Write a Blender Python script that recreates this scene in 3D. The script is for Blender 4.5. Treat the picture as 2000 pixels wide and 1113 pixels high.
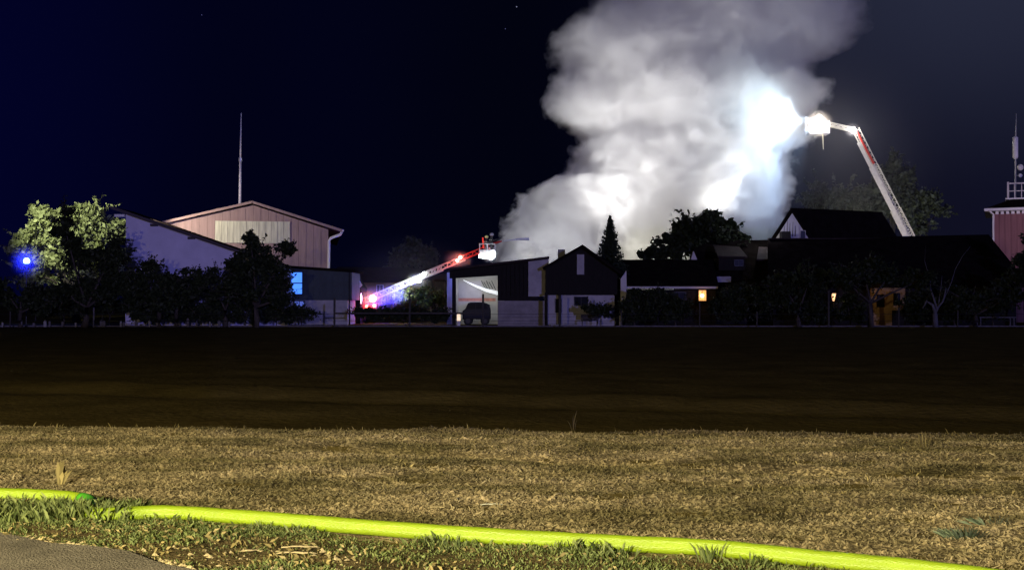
import bpy, bmesh, math, random
import numpy as np
from mathutils import Vector, Matrix
R = math.radians
for o in list(bpy.data.objects): bpy.data.objects.remove(o)
SC = bpy.context.scene
COL = SC.collection
random.seed(7)
rng = np.random.default_rng(7)

# ------------------------------------------------------------------ camera
F = 2144.0                       # focal length in photo pixels (photo is 2000 wide)
CAMZ = 1.77
TH = math.atan(32.5 / F)
cam_d = bpy.data.cameras.new('camera')
cam_d.sensor_width = 36.0
cam_d.lens = F / 2000 * 36.0
cam_d.clip_start = 0.1
cam_d.clip_end = 4000
cam = bpy.data.objects.new('camera', cam_d)
COL.objects.link(cam)
cam.location = (0, 0, CAMZ)
cam.rotation_euler = (R(90) + TH, 0, 0)
SC.camera = cam

def P(px, py, Y):
    """world point seen at photo pixel (px, py) at distance Y"""
    u = (px - 1000) / F; v = (556.5 - py) / F
    c, s = math.cos(TH), math.sin(TH)
    t = Y / (c - v * s)
    return Vector((u * t, Y, CAMZ + t * (s + v * c)))
def XX(px, Y): return P(px, 589, Y).x
def ZZ(py, Y): return P(1000, py, Y).z
def GY(py): return CAMZ * F / (py - 589.0)          # distance of flat ground seen at row py
def G(px, py, z=0.0):
    d = GY(py); p = P(px, py, d); return Vector((p.x, d, z))

# ------------------------------------------------------------------ world
W = bpy.data.worlds.new('World'); SC.world = W; W.use_nodes = True
nt = W.node_tree; nt.nodes.clear()
def N(t, kind, **kw):
    n = t.nodes.new(kind)
    for k, v in kw.items(): setattr(n, k, v)
    return n
out = N(nt, 'ShaderNodeOutputWorld'); bg = N(nt, 'ShaderNodeBackground'); nt.links.new(bg.outputs[0], out.inputs[0])
tc = N(nt, 'ShaderNodeTexCoord'); sep = N(nt, 'ShaderNodeSeparateXYZ'); nt.links.new(tc.outputs['Generated'], sep.inputs[0])
mr = N(nt, 'ShaderNodeMapRange'); mr.inputs['From Min'].default_value = -0.55; mr.inputs['From Max'].default_value = 0.55
nt.links.new(sep.outputs['X'], mr.inputs['Value'])
cr = N(nt, 'ShaderNodeValToRGB')
cr.color_ramp.interpolation = 'EASE'
els = cr.color_ramp.elements
els[0].position = 0.08; els[0].color = (0.0007, 0.0010, 0.018, 1)
els[1].position = 1.0; els[1].color = (0.0042, 0.0045, 0.017, 1)
e = els.new(0.30); e.color = (0.0006, 0.0009, 0.0085, 1)
e = els.new(0.52); e.color = (0.0007, 0.0010, 0.0050, 1)
e = els.new(0.74); e.color = (0.0048, 0.0050, 0.0130, 1)
nt.links.new(mr.outputs[0], cr.inputs[0])
sn = N(nt, 'ShaderNodeTexNoise'); sn.inputs['Scale'].default_value = 2.2; sn.inputs['Detail'].default_value = 3
nt.links.new(tc.outputs['Generated'], sn.inputs['Vector'])
sm = N(nt, 'ShaderNodeMapRange'); sm.inputs['To Min'].default_value = 0.75; sm.inputs['To Max'].default_value = 1.25
nt.links.new(sn.outputs['Fac'], sm.inputs['Value'])
hx = N(nt, 'ShaderNodeMapRange', interpolation_type='SMOOTHSTEP'); hx.inputs['From Min'].default_value = 0.05; hx.inputs['From Max'].default_value = 0.40; nt.links.new(sep.outputs['X'], hx.inputs['Value'])
hz_ = N(nt, 'ShaderNodeMapRange', interpolation_type='SMOOTHSTEP'); hz_.inputs['From Min'].default_value = 0.07; hz_.inputs['From Max'].default_value = 0.27; nt.links.new(sep.outputs['Z'], hz_.inputs['Value'])
hm = N(nt, 'ShaderNodeMath', operation='MULTIPLY'); nt.links.new(hx.outputs[0], hm.inputs[0]); nt.links.new(hz_.outputs[0], hm.inputs[1])
mxs = N(nt, 'ShaderNodeMix', data_type='RGBA'); nt.links.new(hm.outputs[0], mxs.inputs[0]); nt.links.new(cr.outputs[0], mxs.inputs[6]); mxs.inputs[7].default_value = (0.018, 0.021, 0.042, 1)
nt.links.new(mxs.outputs[2], bg.inputs['Color']); nt.links.new(sm.outputs[0], bg.inputs['Strength'])

SC.render.engine = 'CYCLES'
SC.view_settings.view_transform = 'Standard'
SC.view_settings.look = 'None'
SC.view_settings.exposure = 0.0
SC.view_settings.gamma = 1.0
SC.view_settings.use_curve_mapping = False
cy = SC.cycles
cy.use_denoising = True
try: cy.denoiser = 'OPENIMAGEDENOISE'
except Exception: pass
cy.use_adaptive_sampling = True
cy.adaptive_threshold = 0.015
cy.max_bounces = 8; cy.diffuse_bounces = 2; cy.glossy_bounces = 2; cy.transmission_bounces = 3
cy.transparent_max_bounces = 8; cy.volume_bounces = 7
cy.sample_clamp_indirect = 6.0
cy.volume_step_rate = 0.14; cy.volume_max_steps = 400
cy.caustics_reflective = False; cy.caustics_refractive = False
SC.render.film_transparent = False

# ------------------------------------------------------------------ lights
def light(name, kind, loc, power, color, target=None, size=0.3, cone=60, blend=0.5):
    d = bpy.data.lights.new(name, kind)
    d.energy = power; d.color = color
    if kind == 'SUN': d.angle = R(size)
    elif kind in ('POINT', 'SPOT'): d.shadow_soft_size = size
    elif kind == 'AREA': d.size = size
    if kind == 'SPOT': d.spot_size = R(cone); d.spot_blend = blend
    o = bpy.data.objects.new(name, d); COL.objects.link(o); o.location = loc
    if target is not None:
        o.rotation_euler = (Vector(target) - Vector(loc)).to_track_quat('-Z', 'Y').to_euler()
    return o
# added violet-blue fill for the walls, low behind the camera
violet_fill = light('violet_fill', 'SUN', (0, 0, 50), 0.72, (0.30, 0.29, 1.0), size=1.0)
violet_fill.rotation_euler = Vector((-0.27, 1.0, -0.06)).to_track_quat('-Z', 'Y').to_euler()

# yard lamp behind the camera: lights hose and stubble, an added canopy cuts it off
LAMP = Vector((-5.2, -6.0, 4.0))
light('yard_lamp_light', 'POINT', LAMP, 30000, (1.0, 0.85, 0.50), size=0.012)
# warm fill added behind the camera to lift the dark field
light('field_fill', 'POINT', (-12.5, -4, 5.2), 18000, (1.0, 0.80, 0.40), size=0.15)

SY = 108.0                                           # distance of the smoke column
light('basket_floodlight_upper', 'SPOT', P(1578, 236, 102.2), 5600, (0.68, 0.87, 1.0), target=P(1490, 228, 103.5), size=0.25, cone=100, blend=0.7)
light('basket_floodlight_lower', 'SPOT', P(1578, 250, 102.6), 4000, (0.45, 0.66, 1.0), target=P(1500, 340, 103), size=0.25, cone=80, blend=0.7)
light('yard_floodlight_fire', 'SPOT', P(1400, 545, 97.0), 12000, (1.0, 0.98, 0.90), target=P(1405, 345, 102), size=0.3, cone=30, blend=1.0)
light('smoke_fill_column', 'SPOT', P(1450, 545, 96.5), 5000, (0.93, 0.96, 1.0), target=P(1455, 290, 101), size=0.3, cone=30, blend=1.0)  # fill added to stretch the bright smoke streak upward
light('smoke_fill_right', 'SPOT', P(1500, 530, 97), 4200, (0.62, 0.78, 1.0), target=P(1500, 330, 104), size=0.3, cone=50, blend=0.8)  # bluish fill added for the right fringe of the smoke
light('yard_floodlight_middle', 'SPOT', P(1290, 575, 95), 4300, (1.0, 0.97, 0.86), target=P(1280, 330, 104), size=0.4, cone=100, blend=0.9)
light('yard_floodlight_left', 'SPOT', P(985, 580, 96), 5600, (0.96, 0.98, 1.0), target=P(1060, 380, 104), size=0.4, cone=100, blend=0.9)
light('smoke_fill_high', 'SPOT', P(1130, 575, 93.5), 38000, (0.98, 0.97, 0.97), target=P(1290, 40, 106), size=0.4, cone=54, blend=1.0)  # big fill added for the upper smoke
light('smoke_fill_high_right', 'SPOT', P(1460, 560, 97), 9000, (0.86, 0.90, 1.0), target=P(1400, 30, 104), size=0.4, cone=60, blend=1.0)  # second fill added for the upper smoke, right side

# ------------------------------------------------------------------ materials
MATS = {}
def mat(name, col, rough=0.8, var=0.25, scale=4.0, bump=0.0, col2=None, spec=0.3, metal=0.0, detail=4, bscale=None, emis=None, estr=0, stretch=None, trans=0):
    if name in MATS: return MATS[name]
    m = bpy.data.materials.new(name); m.use_nodes = True
    t = m.node_tree; b = t.nodes['Principled BSDF']
    b.inputs['Roughness'].default_value = rough
    b.inputs['Specular IOR Level'].default_value = spec
    b.inputs['Metallic'].default_value = metal
    if trans: b.inputs['Transmission Weight'].default_value = trans
    g = N(t, 'ShaderNodeTexCoord')
    vec = g.outputs['Object']
    if stretch:
        mp = N(t, 'ShaderNodeMapping'); mp.inputs['Scale'].default_value = stretch
        t.links.new(vec, mp.inputs[0]); vec = mp.outputs[0]
    n = N(t, 'ShaderNodeTexNoise'); n.inputs['Scale'].default_value = scale; n.inputs['Detail'].default_value = detail
    n.inputs['Roughness'].default_value = 0.6
    t.links.new(vec, n.inputs['Vector'])
    ramp = N(t, 'ShaderNodeValToRGB')
    c1 = [max(0, c * (1 - var)) for c in col]; c2 = list(col2) if col2 else [min(1, c * (1 + var)) for c in col]
    ramp.color_ramp.elements[0].position = 0.32; ramp.color_ramp.elements[0].color = (*c1, 1)
    ramp.color_ramp.elements[1].position = 0.68; ramp.color_ramp.elements[1].color = (*c2, 1)
    t.links.new(n.outputs['Fac'], ramp.inputs[0]); t.links.new(ramp.outputs[0], b.inputs['Base Color'])
    if bump:
        n2 = N(t, 'ShaderNodeTexNoise'); n2.inputs['Scale'].default_value = bscale or scale * 4; n2.inputs['Detail'].default_value = 6
        t.links.new(vec, n2.inputs['Vector'])
        bp = N(t, 'ShaderNodeBump'); bp.inputs['Strength'].default_value = bump; bp.inputs['Distance'].default_value = 0.05
        t.links.new(n2.outputs['Fac'], bp.inputs['Height']); t.links.new(bp.outputs[0], b.inputs['Normal'])
    if emis:
        b.inputs['Emission Color'].default_value = (*emis, 1); b.inputs['Emission Strength'].default_value = estr
    MATS[name] = m; return m
def patch_mix(t, pos_, col_out, target):
    """darker, greener patches of the soil, stretched along the strip"""
    mp = N(t, 'ShaderNodeMapping'); mp.inputs['Scale'].default_value = (0.35, 1.1, 0); mp.inputs['Rotation'].default_value = (0, 0, 0.25)
    n = N(t, 'ShaderNodeTexNoise'); n.inputs['Scale'].default_value = 1.3; n.inputs['Detail'].default_value = 5; n.inputs['Roughness'].default_value = 0.65
    t.links.new(pos_, mp.inputs[0]); t.links.new(mp.outputs[0], n.inputs['Vector'])
    rp_ = N(t, 'ShaderNodeValToRGB'); rp_.color_ramp.elements[0].position = 0.40; rp_.color_ramp.elements[0].color = (0.42, 0.44, 0.36, 1)
    rp_.color_ramp.elements[1].position = 0.58; rp_.color_ramp.elements[1].color = (1, 1, 1, 1)
    t.links.new(n.outputs['Fac'], rp_.inputs[0])
    m_ = N(t, 'ShaderNodeMix', data_type='RGBA', blend_type='MULTIPLY'); m_.inputs[0].default_value = 1.0
    t.links.new(col_out, m_.inputs[6]); t.links.new(rp_.outputs[0], m_.inputs[7]); t.links.new(m_.outputs[2], target)
def lamp_mat(name, col, strength):
    return mat(name, (0.8, 0.8, 0.8), 0.4, 0.02, emis=col, estr=strength)
def leafmat(name, col, col2, rough=0.6, patchy=False):
    m = bpy.data.materials.new(name); m.use_nodes = True
    t = m.node_tree; b = t.nodes['Principled BSDF']; b.inputs['Roughness'].default_value = rough
    b.inputs['Specular IOR Level'].default_value = 0.25
    g = N(t, 'ShaderNodeNewGeometry'); ramp = N(t, 'ShaderNodeValToRGB')
    ramp.color_ramp.elements[0].color = (*col, 1); ramp.color_ramp.elements[1].color = (*col2, 1)
    t.links.new(g.outputs['Random Per Island'], ramp.inputs[0]); t.links.new(ramp.outputs[0], b.inputs['Base Color'])
    if patchy: patch_mix(t, g.outputs['Position'], ramp.outputs[0], b.inputs['Base Color'])
    tr = N(t, 'ShaderNodeBsdfTranslucent'); t.links.new(ramp.outputs[0], tr.inputs['Color'])
    mx = N(t, 'ShaderNodeMixShader'); mx.inputs[0].default_value = 0.3
    t.links.new(b.outputs[0], mx.inputs[1]); t.links.new(tr.outputs[0], mx.inputs[2])
    t.links.new(mx.outputs[0], t.nodes['Material Output'].inputs['Surface'])
    MATS[name] = m; return m

M = dict(
 field=mat('field_soil', (0.095, 0.075, 0.029), 0.95, 0.25, 0.6, 0.6, spec=0.0, detail=8, bscale=6),
 stubble=mat('stubble_soil', (0.14, 0.115, 0.068), 0.95, 0.45, 1.6, 1.0, col2=(0.30, 0.245, 0.15), spec=0.05, detail=9, bscale=22),
 verge=mat('verge_soil', (0.065, 0.058, 0.03), 0.95, 0.5, 3, 1.0, col2=(0.13, 0.10, 0.05), spec=0.05, detail=8, bscale=30),
 asphalt=mat('asphalt', (0.130, 0.118, 0.098), 0.85, 0.25, 2.2, 0.7, spec=0.2, detail=9, bscale=60),
 hose=mat('hose_fabric', (0.175, 0.262, 0.010), 0.40, 0.10, 1.0, 0.35, spec=0.45, bscale=9, stretch=(0.7, 16, 16), detail=6),
 coupling=mat('coupling_green', (0.02, 0.28, 0.02), 0.4, 0.2, 6, spec=0.5),
 alu=mat('aluminium', (0.55, 0.56, 0.58), 0.4, 0.12, 5, metal=0.6, spec=0.5),
 ladder_w=mat('ladder_paint', (0.66, 0.64, 0.56), 0.55, 0.12, 3, spec=0.4),
 ladder_r=mat('ladder_red', (0.55, 0.03, 0.02), 0.5, 0.15, 3, spec=0.4),
 red=mat('truck_red', (0.42, 0.02, 0.015), 0.35, 0.1, 3, spec=0.5),
 dark=mat('dark_metal', (0.025, 0.025, 0.028), 0.5, 0.2, 5),
 rubber=mat('rubber', (0.015, 0.015, 0.015), 0.85, 0.2, 5),
 render_w=mat('white_render', (0.55, 0.52, 0.50), 0.9, 0.14, 0.9, 0.15, detail=8, bscale=20),
 render_g=mat('grey_render', (0.36, 0.34, 0.35), 0.9, 0.2, 1.2, 0.15, detail=8, bscale=20),
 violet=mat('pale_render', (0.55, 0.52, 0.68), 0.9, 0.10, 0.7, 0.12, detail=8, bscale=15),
 pink=mat('pink_boards', (0.37, 0.27, 0.225), 0.85, 0.14, 1.4, 0.3, stretch=(3, 3, 0.35), detail=7, bscale=12),
 yellow=mat('translucent_sheet', (0.66, 0.68, 0.46), 0.7, 0.22, 2.0, 0.2, stretch=(3, 3, 0.3), detail=6),
 redboards=mat('red_boards', (0.22, 0.105, 0.11), 0.85, 0.2, 1.2, 0.3, stretch=(3, 3, 0.3), detail=7),
 roof=mat('roof_tiles', (0.010, 0.008, 0.007), 0.9, 0.35, 1.5, 0.5, spec=0.0, detail=7, bscale=10),
 roof_r=mat('roof_sheet_red', (0.16, 0.05, 0.04), 0.75, 0.25, 1.0, 0.2, spec=0.2),
 roof_b=mat('roof_brown', (0.035, 0.026, 0.024), 0.85, 0.25, 1.5, 0.4, spec=0.1),
 fascia=mat('dark_fascia', (0.05, 0.04, 0.05), 0.7, 0.2, 2),
 white=mat('white_paint', (0.70, 0.69, 0.68), 0.6, 0.08, 3, spec=0.3),
 greygreen=mat('grey_green_cladding', (0.05, 0.065, 0.07), 0.8, 0.15, 1.5, 0.1),
 wood_d=mat('dark_boards', (0.010, 0.008, 0.007), 0.9, 0.3, 2, 0.4, stretch=(4, 4, 0.5)),
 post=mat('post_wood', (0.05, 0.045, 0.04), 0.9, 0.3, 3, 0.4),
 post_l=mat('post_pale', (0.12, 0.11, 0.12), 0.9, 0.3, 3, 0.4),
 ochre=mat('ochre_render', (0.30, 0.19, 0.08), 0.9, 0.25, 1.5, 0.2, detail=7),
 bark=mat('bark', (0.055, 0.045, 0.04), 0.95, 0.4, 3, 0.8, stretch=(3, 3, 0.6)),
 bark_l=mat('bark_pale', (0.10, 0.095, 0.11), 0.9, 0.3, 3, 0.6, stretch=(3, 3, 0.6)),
 glass_d=mat('dark_glass', (0.012, 0.013, 0.018), 0.25, 0.1, 2, spec=0.02),
 concrete=mat('concrete', (0.26, 0.25, 0.24), 0.9, 0.2, 2, 0.3),
 car=mat('car_dark_paint', (0.016, 0.016, 0.018), 0.5, 0.1, 2, spec=0.15),
 jacket=mat('jacket_fabric', (0.06, 0.055, 0.05), 0.85, 0.2, 5),
 helmet=mat('helmet_yellow', (0.75, 0.78, 0.25), 0.35, 0.05, 5, spec=0.5),
 helmet_s=mat('helmet_silver', (0.6, 0.6, 0.62), 0.35, 0.05, 5, spec=0.5),
 skin=mat('skin', (0.45, 0.28, 0.20), 0.6, 0.08, 8),
 stripe=mat('reflective_stripe', (0.75, 0.75, 0.55), 0.4, 0.05, 8),
 chip=mat('pale_chip', (0.28, 0.235, 0.14), 0.85, 0.25, 30, 0.3),
 scrap=mat('white_scrap', (0.33, 0.34, 0.30), 0.7, 0.12, 30),
 lamp_w=lamp_mat('lamp_white', (0.85, 0.92, 1.0), 9),
 lamp_o=lamp_mat('lamp_orange', (1.0, 0.52, 0.16), 9),
 lamp_r=lamp_mat('lamp_red', (1.0, 0.10, 0.05), 14),
 lamp_rw=lamp_mat('lamp_red_hot', (1.0, 0.42, 0.30), 10),
 lamp_b=lamp_mat('lamp_blue', (0.05, 0.10, 1.0), 40),
 lamp_v=lamp_mat('lamp_pink', (1.0, 0.62, 0.95), 5),
 win_b=lamp_mat('window_blue', (0.03, 0.22, 1.0), 1.4),
 win_o=lamp_mat('window_orange', (1.0, 0.45, 0.12), 0.9),
)
_t = M['stubble'].node_tree; _g = N(_t, 'ShaderNodeNewGeometry'); _b = _t.nodes['Principled BSDF']
patch_mix(_t, _g.outputs['Position'], _b.inputs['Base Color'].links[0].from_socket, _b.inputs['Base Color'])
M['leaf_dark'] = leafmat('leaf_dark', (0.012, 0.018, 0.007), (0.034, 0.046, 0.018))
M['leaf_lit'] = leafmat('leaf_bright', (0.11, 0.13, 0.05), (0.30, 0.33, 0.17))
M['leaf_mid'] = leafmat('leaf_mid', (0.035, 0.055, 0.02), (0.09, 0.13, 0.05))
M['leaf_hazy'] = leafmat('leaf_hazy', (0.045, 0.052, 0.036), (0.12, 0.135, 0.095))  # haze put into the leaf colour as a greyer green
M['needle'] = leafmat('needle', (0.015, 0.025, 0.015), (0.035, 0.05, 0.03))
M['grass'] = leafmat('grass_blade', (0.05, 0.075, 0.022), (0.18, 0.22, 0.08))
M['grass_dry'] = leafmat('grass_dry', (0.12, 0.10, 0.04), (0.30, 0.25, 0.11))
M['straw'] = leafmat('straw', (0.20, 0.165, 0.095), (0.37, 0.32, 0.20), 0.8, True)
M['weed'] = leafmat('weed_leaf', (0.06, 0.09, 0.055), (0.20, 0.25, 0.17))

# ------------------------------------------------------------------ mesh helpers
def link(name, me, m=None, parent=None):
    o = bpy.data.objects.new(name, me); COL.objects.link(o)
    if m is not None and me is not None and not me.materials: me.materials.append(m)
    if parent is not None: o.parent = parent
    return o
def tag(o, label=None, cat=None, group=None, kind=None):
    if label: o['label'] = label
    if cat: o['category'] = cat
    if group: o['group'] = group
    if kind: o['kind'] = kind
    return o
def thing(name, label, cat, loc=(0, 0, 0), group=None):
    o = bpy.data.objects.new(name, None); COL.objects.link(o); o.empty_display_size = 0.2
    o.location = loc
    return tag(o, label, cat, group)
class MB:
    """collects shapes in WORLD coordinates, builds them as one mesh object"""
    def __init__(s): s.bm = bmesh.new()
    def hexa(s, pts, bev=0):
        v = [s.bm.verts.new(p) for p in pts]
        for f in ((0, 3, 2, 1), (4, 5, 6, 7), (0, 1, 5, 4), (1, 2, 6, 5), (2, 3, 7, 6), (3, 0, 4, 7)):
            s.bm.faces.new([v[i] for i in f])
        return s
    def box(s, x0, x1, y0, y1, z0, z1):
        s.hexa([(x0, y0, z0), (x1, y0, z0), (x1, y1, z0), (x0, y1, z0), (x0, y0, z1), (x1, y0, z1), (x1, y1, z1), (x0, y1, z1)])
        return s
    def poly(s, pts, y0, y1):
        """extrude an (x, z) outline from y0 to y1"""
        a = [s.bm.verts.new((x, y0, z)) for x, z in pts]; b = [s.bm.verts.new((x, y1, z)) for x, z in pts]
        s.bm.faces.new(a[::-1]) ; s.bm.faces.new(b)
        n = len(pts)
        for i in range(n):
            s.bm.faces.new([a[i], a[(i + 1) % n], b[(i + 1) % n], b[i]])
        return s
    def slab(s, quad, thick, down=True):
        q = [Vector(p) for p in quad]
        n = (q[1] - q[0]).cross(q[3] - q[0]).normalized()
        if n.z < 0: n = -n
        lo = [p - n * thick for p in q]
        s.hexa(lo + q); return s
    def tube(s, pts, rad, seg=6, cap=True):
        pts = [Vector(p) for p in pts]
        if not hasattr(rad, '__len__'): rad = [rad] * len(pts)
        rings = []
        up = Vector((0, 0, 1))
        for i, p in enumerate(pts):
            d = (pts[min(i + 1, len(pts) - 1)] - pts[max(i - 1, 0)]).normalized()
            a = d.cross(up)
            if a.length < 1e-3: a = d.cross(Vector((0, 1, 0)))
            a.normalize(); b = a.cross(d).normalized()
            rings.append([s.bm.verts.new(p + (a * math.cos(t) + b * math.sin(t)) * rad[i]) for t in [k * 2 * math.pi / seg for k in range(seg)]])
        for i in range(len(rings) - 1):
            for k in range(seg):
                s.bm.faces.new([rings[i][k], rings[i][(k + 1) % seg], rings[i + 1][(k + 1) % seg], rings[i + 1][k]])
        if cap:
            s.bm.faces.new(rings[0]); s.bm.faces.new(rings[-1][::-1])
        return s
    def ball(s, c, r, sc=(1, 1, 1), sub=2):
        g = bmesh.ops.create_icosphere(s.bm, subdivisions=sub, radius=1)
        for v in g['verts']: v.co = Vector((v.co.x * r * sc[0], v.co.y * r * sc[1], v.co.z * r * sc[2])) + Vector(c)
        return s
    def build(s, name, m, parent=None, smooth=False, bevel=0):
        bmesh.ops.recalc_face_normals(s.bm, faces=s.bm.faces)
        me = bpy.data.meshes.new(name)
        off = Vector((0, 0, 0))
        if parent is not None:
            off = parent_world(parent)
        else:
            lo = [min(v.co[i] for v in s.bm.verts) for i in range(3)]; hi = [max(v.co[i] for v in s.bm.verts) for i in range(3)]
            off = Vector(((lo[0] + hi[0]) / 2, (lo[1] + hi[1]) / 2, lo[2]))
        for v in s.bm.verts: v.co -= off
        s.bm.to_mesh(me); s.bm.free()
        if smooth:
            for p in me.polygons: p.use_smooth = True
        o = link(name, me, m, parent)
        if parent is None: o.location = off
        if bevel:
            b = o.modifiers.new('bevel', 'BEVEL'); b.width = bevel; b.segments = 2; b.limit_method = 'ANGLE'
        return o
def parent_world(o):
    p = Vector((0, 0, 0))
    while o is not None:
        p += o.location; o = o.parent
    return p
def box(root, name, m, x0, x1, y0, y1, z0, z1, bevel=0):
    return MB().box(x0, x1, y0, y1, z0, z1).build(name, m, root, bevel=bevel)
def pbox(root, name, m, px0, py0, px1, py1, Y, d, ground=False, bevel=0):
    """box whose front face fills a photo rectangle at distance Y"""
    z0 = 0.0 if ground else ZZ(py1, Y)
    return box(root, name, m, XX(px0, Y), XX(px1, Y), Y, Y + d, z0, ZZ(py0, Y), bevel)
def ppoly(root, name, m, pts, Y, d):
    return MB().poly([(XX(x, Y), (0.0 if y is None else ZZ(y, Y))) for x, y in pts], Y, Y + d).build(name, m, root)
def quads_mesh(name, V, m, parent=None, nv=4):
    """V: (n, nv, 3) array of separate polygons"""
    n = len(V); me = bpy.data.meshes.new(name)
    me.vertices.add(n * nv); me.vertices.foreach_set('co', V.reshape(-1).astype(np.float32))
    me.loops.add(n * nv); me.loops.foreach_set('vertex_index', np.arange(n * nv, dtype=np.int32))
    me.polygons.add(n); me.polygons.foreach_set('loop_start', np.arange(0, n * nv, nv, dtype=np.int32))
    try: me.polygons.foreach_set('loop_total', np.full(n, nv, dtype=np.int32))
    except Exception: pass
    me.update(calc_edges=True); me.validate()
    return link(name, me, m, parent)

# ------------------------------------------------------------------ ground
def vnoise(x, y, seed=0):
    return (np.sin(x * 1.7 + seed) * np.cos(y * 2.3 + seed * 2) + 0.5 * np.sin(x * 4.1 + y * 3.3 + seed) + 0.3 * np.sin(x * 9.7 - y * 7.9 + seed * 3)) / 1.8
def crest_y(x): return 14.95 - 0.085 * x            # far edge of the stubble strip
HPX = [(-700, 974), (-420, 975), (-200, 974), (0, 978), (90, 981), (180, 1000), (240, 1017), (330, 1014), (500, 1026), (750, 1047), (1000, 1064), (1200, 1075), (1400, 1086), (1600, 1108), (1800, 1128), (2050, 1160), (2400, 1205), (3000, 1290)]
_hx = [G(a, b).x for a, b in HPX]; _hy = [G(a, b).y for a, b in HPX]
def verge_far(x):                                   # just beyond the hose
    return np.interp(x, _hx, _hy) + 0.10
def height(x, y):
    x = np.asarray(x, float); y = np.asarray(y, float)
    c = crest_y(x)
    bd = np.exp(-((y - 13.6 + 0.30 * (x + 3.1)) / 0.35) ** 2) * np.clip((x + 3.6) / 1.5, 0, 1)
    near = -0.07 * bd + 0.015 * np.sin((y * 1.0 + x * 0.25 + 0.3 * np.sin(x * 0.7)) * 6.5) * np.clip((y - 9.5 + 0.2 * x) / 1.0, 0, 1) + 0.02 * vnoise(x, y) + 0.012 * vnoise(x * 5, y * 5, 2)
    drop = np.clip((y - c) / 0.9, 0, 1); drop = drop * drop * (3 - 2 * drop)
    rise = np.clip((y - c - 6) / 40, 0, 1)
    far = 0.03 * vnoise(x * 0.6, y * 0.9, 5)
    tr_ = -0.10 * np.exp(-((y - 21.0 + 0.30 * x) / 0.7) ** 2) + 0.05 * np.exp(-((y - 22.6 + 0.30 * x) / 0.6) ** 2) + 0.015 * vnoise(x * 1.5, y * 3.0, 8) * np.clip((32 - y) / 8, 0, 1)
    return tr_ * drop + near * (1 - drop) + (-0.16 * drop * (1 - rise)) + far * drop * np.clip((70 - y) / 20, 0, 1)
def grid_sheet(name, xs, ys, m, dz=0.0, yfun=None, tagkind='structure'):
    nx, ny = len(xs), len(ys)
    Xg, Yg = np.meshgrid(xs, ys)
    if yfun is not None: Xg, Yg = yfun(Xg, Yg)
    Z = height(Xg, Yg) + dz
    co = np.stack([Xg, Yg, Z], -1).reshape(-1, 3)
    idx = np.arange(nx * ny).reshape(ny, nx)
    f = np.stack([idx[:-1, :-1], idx[:-1, 1:], idx[1:, 1:], idx[1:, :-1]], -1).reshape(-1, 4)
    me = bpy.data.meshes.new(name); me.from_pydata(co.tolist(), [], f.tolist()); me.update()
    for p in me.polygons: p.use_smooth = True
    o = link(name, me, m); tag(o, kind=tagkind); return o
# big field sheet to the horizon (also under everything)
ys = np.concatenate([[-60, -20, -5], np.arange(2, 34, 0.2), np.arange(34, 90, 1.0), [100, 130, 200, 400, 900, 1800]])
xs = np.concatenate([[-1500, -400, -120, -60, -40], np.arange(-30, 30.1, 0.6), [40, 60, 120, 400, 1500]])
grid_sheet('field', xs, ys, M['field'])
# stubble strip between hose and crest
def fstub(Xg, T):
    return Xg, verge_far(Xg) - 0.35 + T * (crest_y(Xg) + 0.12 - verge_far(Xg) + 0.35)
grid_sheet('stubble_strip', np.linspace(-13, 13, 160), np.linspace(0, 1, 60), M['stubble'], 0.008, fstub)
# grass verge
def road_far(x): return 8.35 - 0.62 * (x + 3.9)      # asphalt edge
def fverge(Xg, T):
    return Xg, 3.5 + T * (verge_far(Xg) - 0.30 - 3.5)
grid_sheet('grass_verge', np.linspace(-13, 13, 160), np.linspace(0, 1, 40), M['verge'], 0.012, fverge)
# asphalt: corner of the road bottom left
me = bpy.data.meshes.new('road')
rp = []
for i in range(40):
    x = -13 + i * 13.0 / 39
    rp.append((x, float(road_far(x) if x < -1.0 else 0) + 0.05 * math.sin(i * 1.7) + 0.03 * math.sin(i * 4.1)))
rp = [(x, min(y, 13.0)) for x, y in rp if y > 3.6]
v = [(x, y, float(height(x, y)) + 0.030) for x, y in rp] + [(x, 3.5, 0.035) for x, y in rp]
n = len(rp); me.from_pydata(v, [], [(i, i + 1, n + i + 1, n + i) for i in range(n - 1)])
tag(link('road', me, M['asphalt']), kind='structure')

# ------------------------------------------------------------------ hose
def hose_pt(px, py, r=0.06):
    p = G(px, py); return Vector((p.x, p.y, 0.004 + r))
ctrl = [hose_pt(x, y) for x, y in ((-420, 975), (-200, 974), (0, 978), (90, 981), (150, 986), (176, 996), (170, 1010), (190, 1019), (240, 1017), (330, 1014),
        (500, 1026), (750, 1047), (1000, 1064), (1200, 1075), (1400, 1086), (1600, 1108), (1800, 1128), (2050, 1160), (2400, 1205))]
def catmull(P_, n=10):
    o = []
    for i in range(len(P_) - 1):
        p0 = P_[max(i - 1, 0)]; p1 = P_[i]; p2 = P_[i + 1]; p3 = P_[min(i + 2, len(P_) - 1)]
        for k in range(n):
            t = k / n
            o.append(0.5 * ((2 * p1) + (p2 - p0) * t + (2 * p0 - 5 * p1 + 4 * p2 - p3) * t * t + (-p0 + 3 * p1 - 3 * p2 + p3) * t ** 3))
    o.append(P_[-1]); return o
hp = catmull(ctrl, 12)
for i, p in enumerate(hp): p.z += 0.002 * math.sin(i * 0.11)
hose_root = MB().tube(hp, [0.058 + 0.0012 * math.sin(i * 0.9) for i in range(len(hp))], seg=20).build('fire_hose', M['hose'], smooth=True)
tag(hose_root, 'neon yellow-green fire hose lying across the grass verge', 'fire hose')

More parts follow.
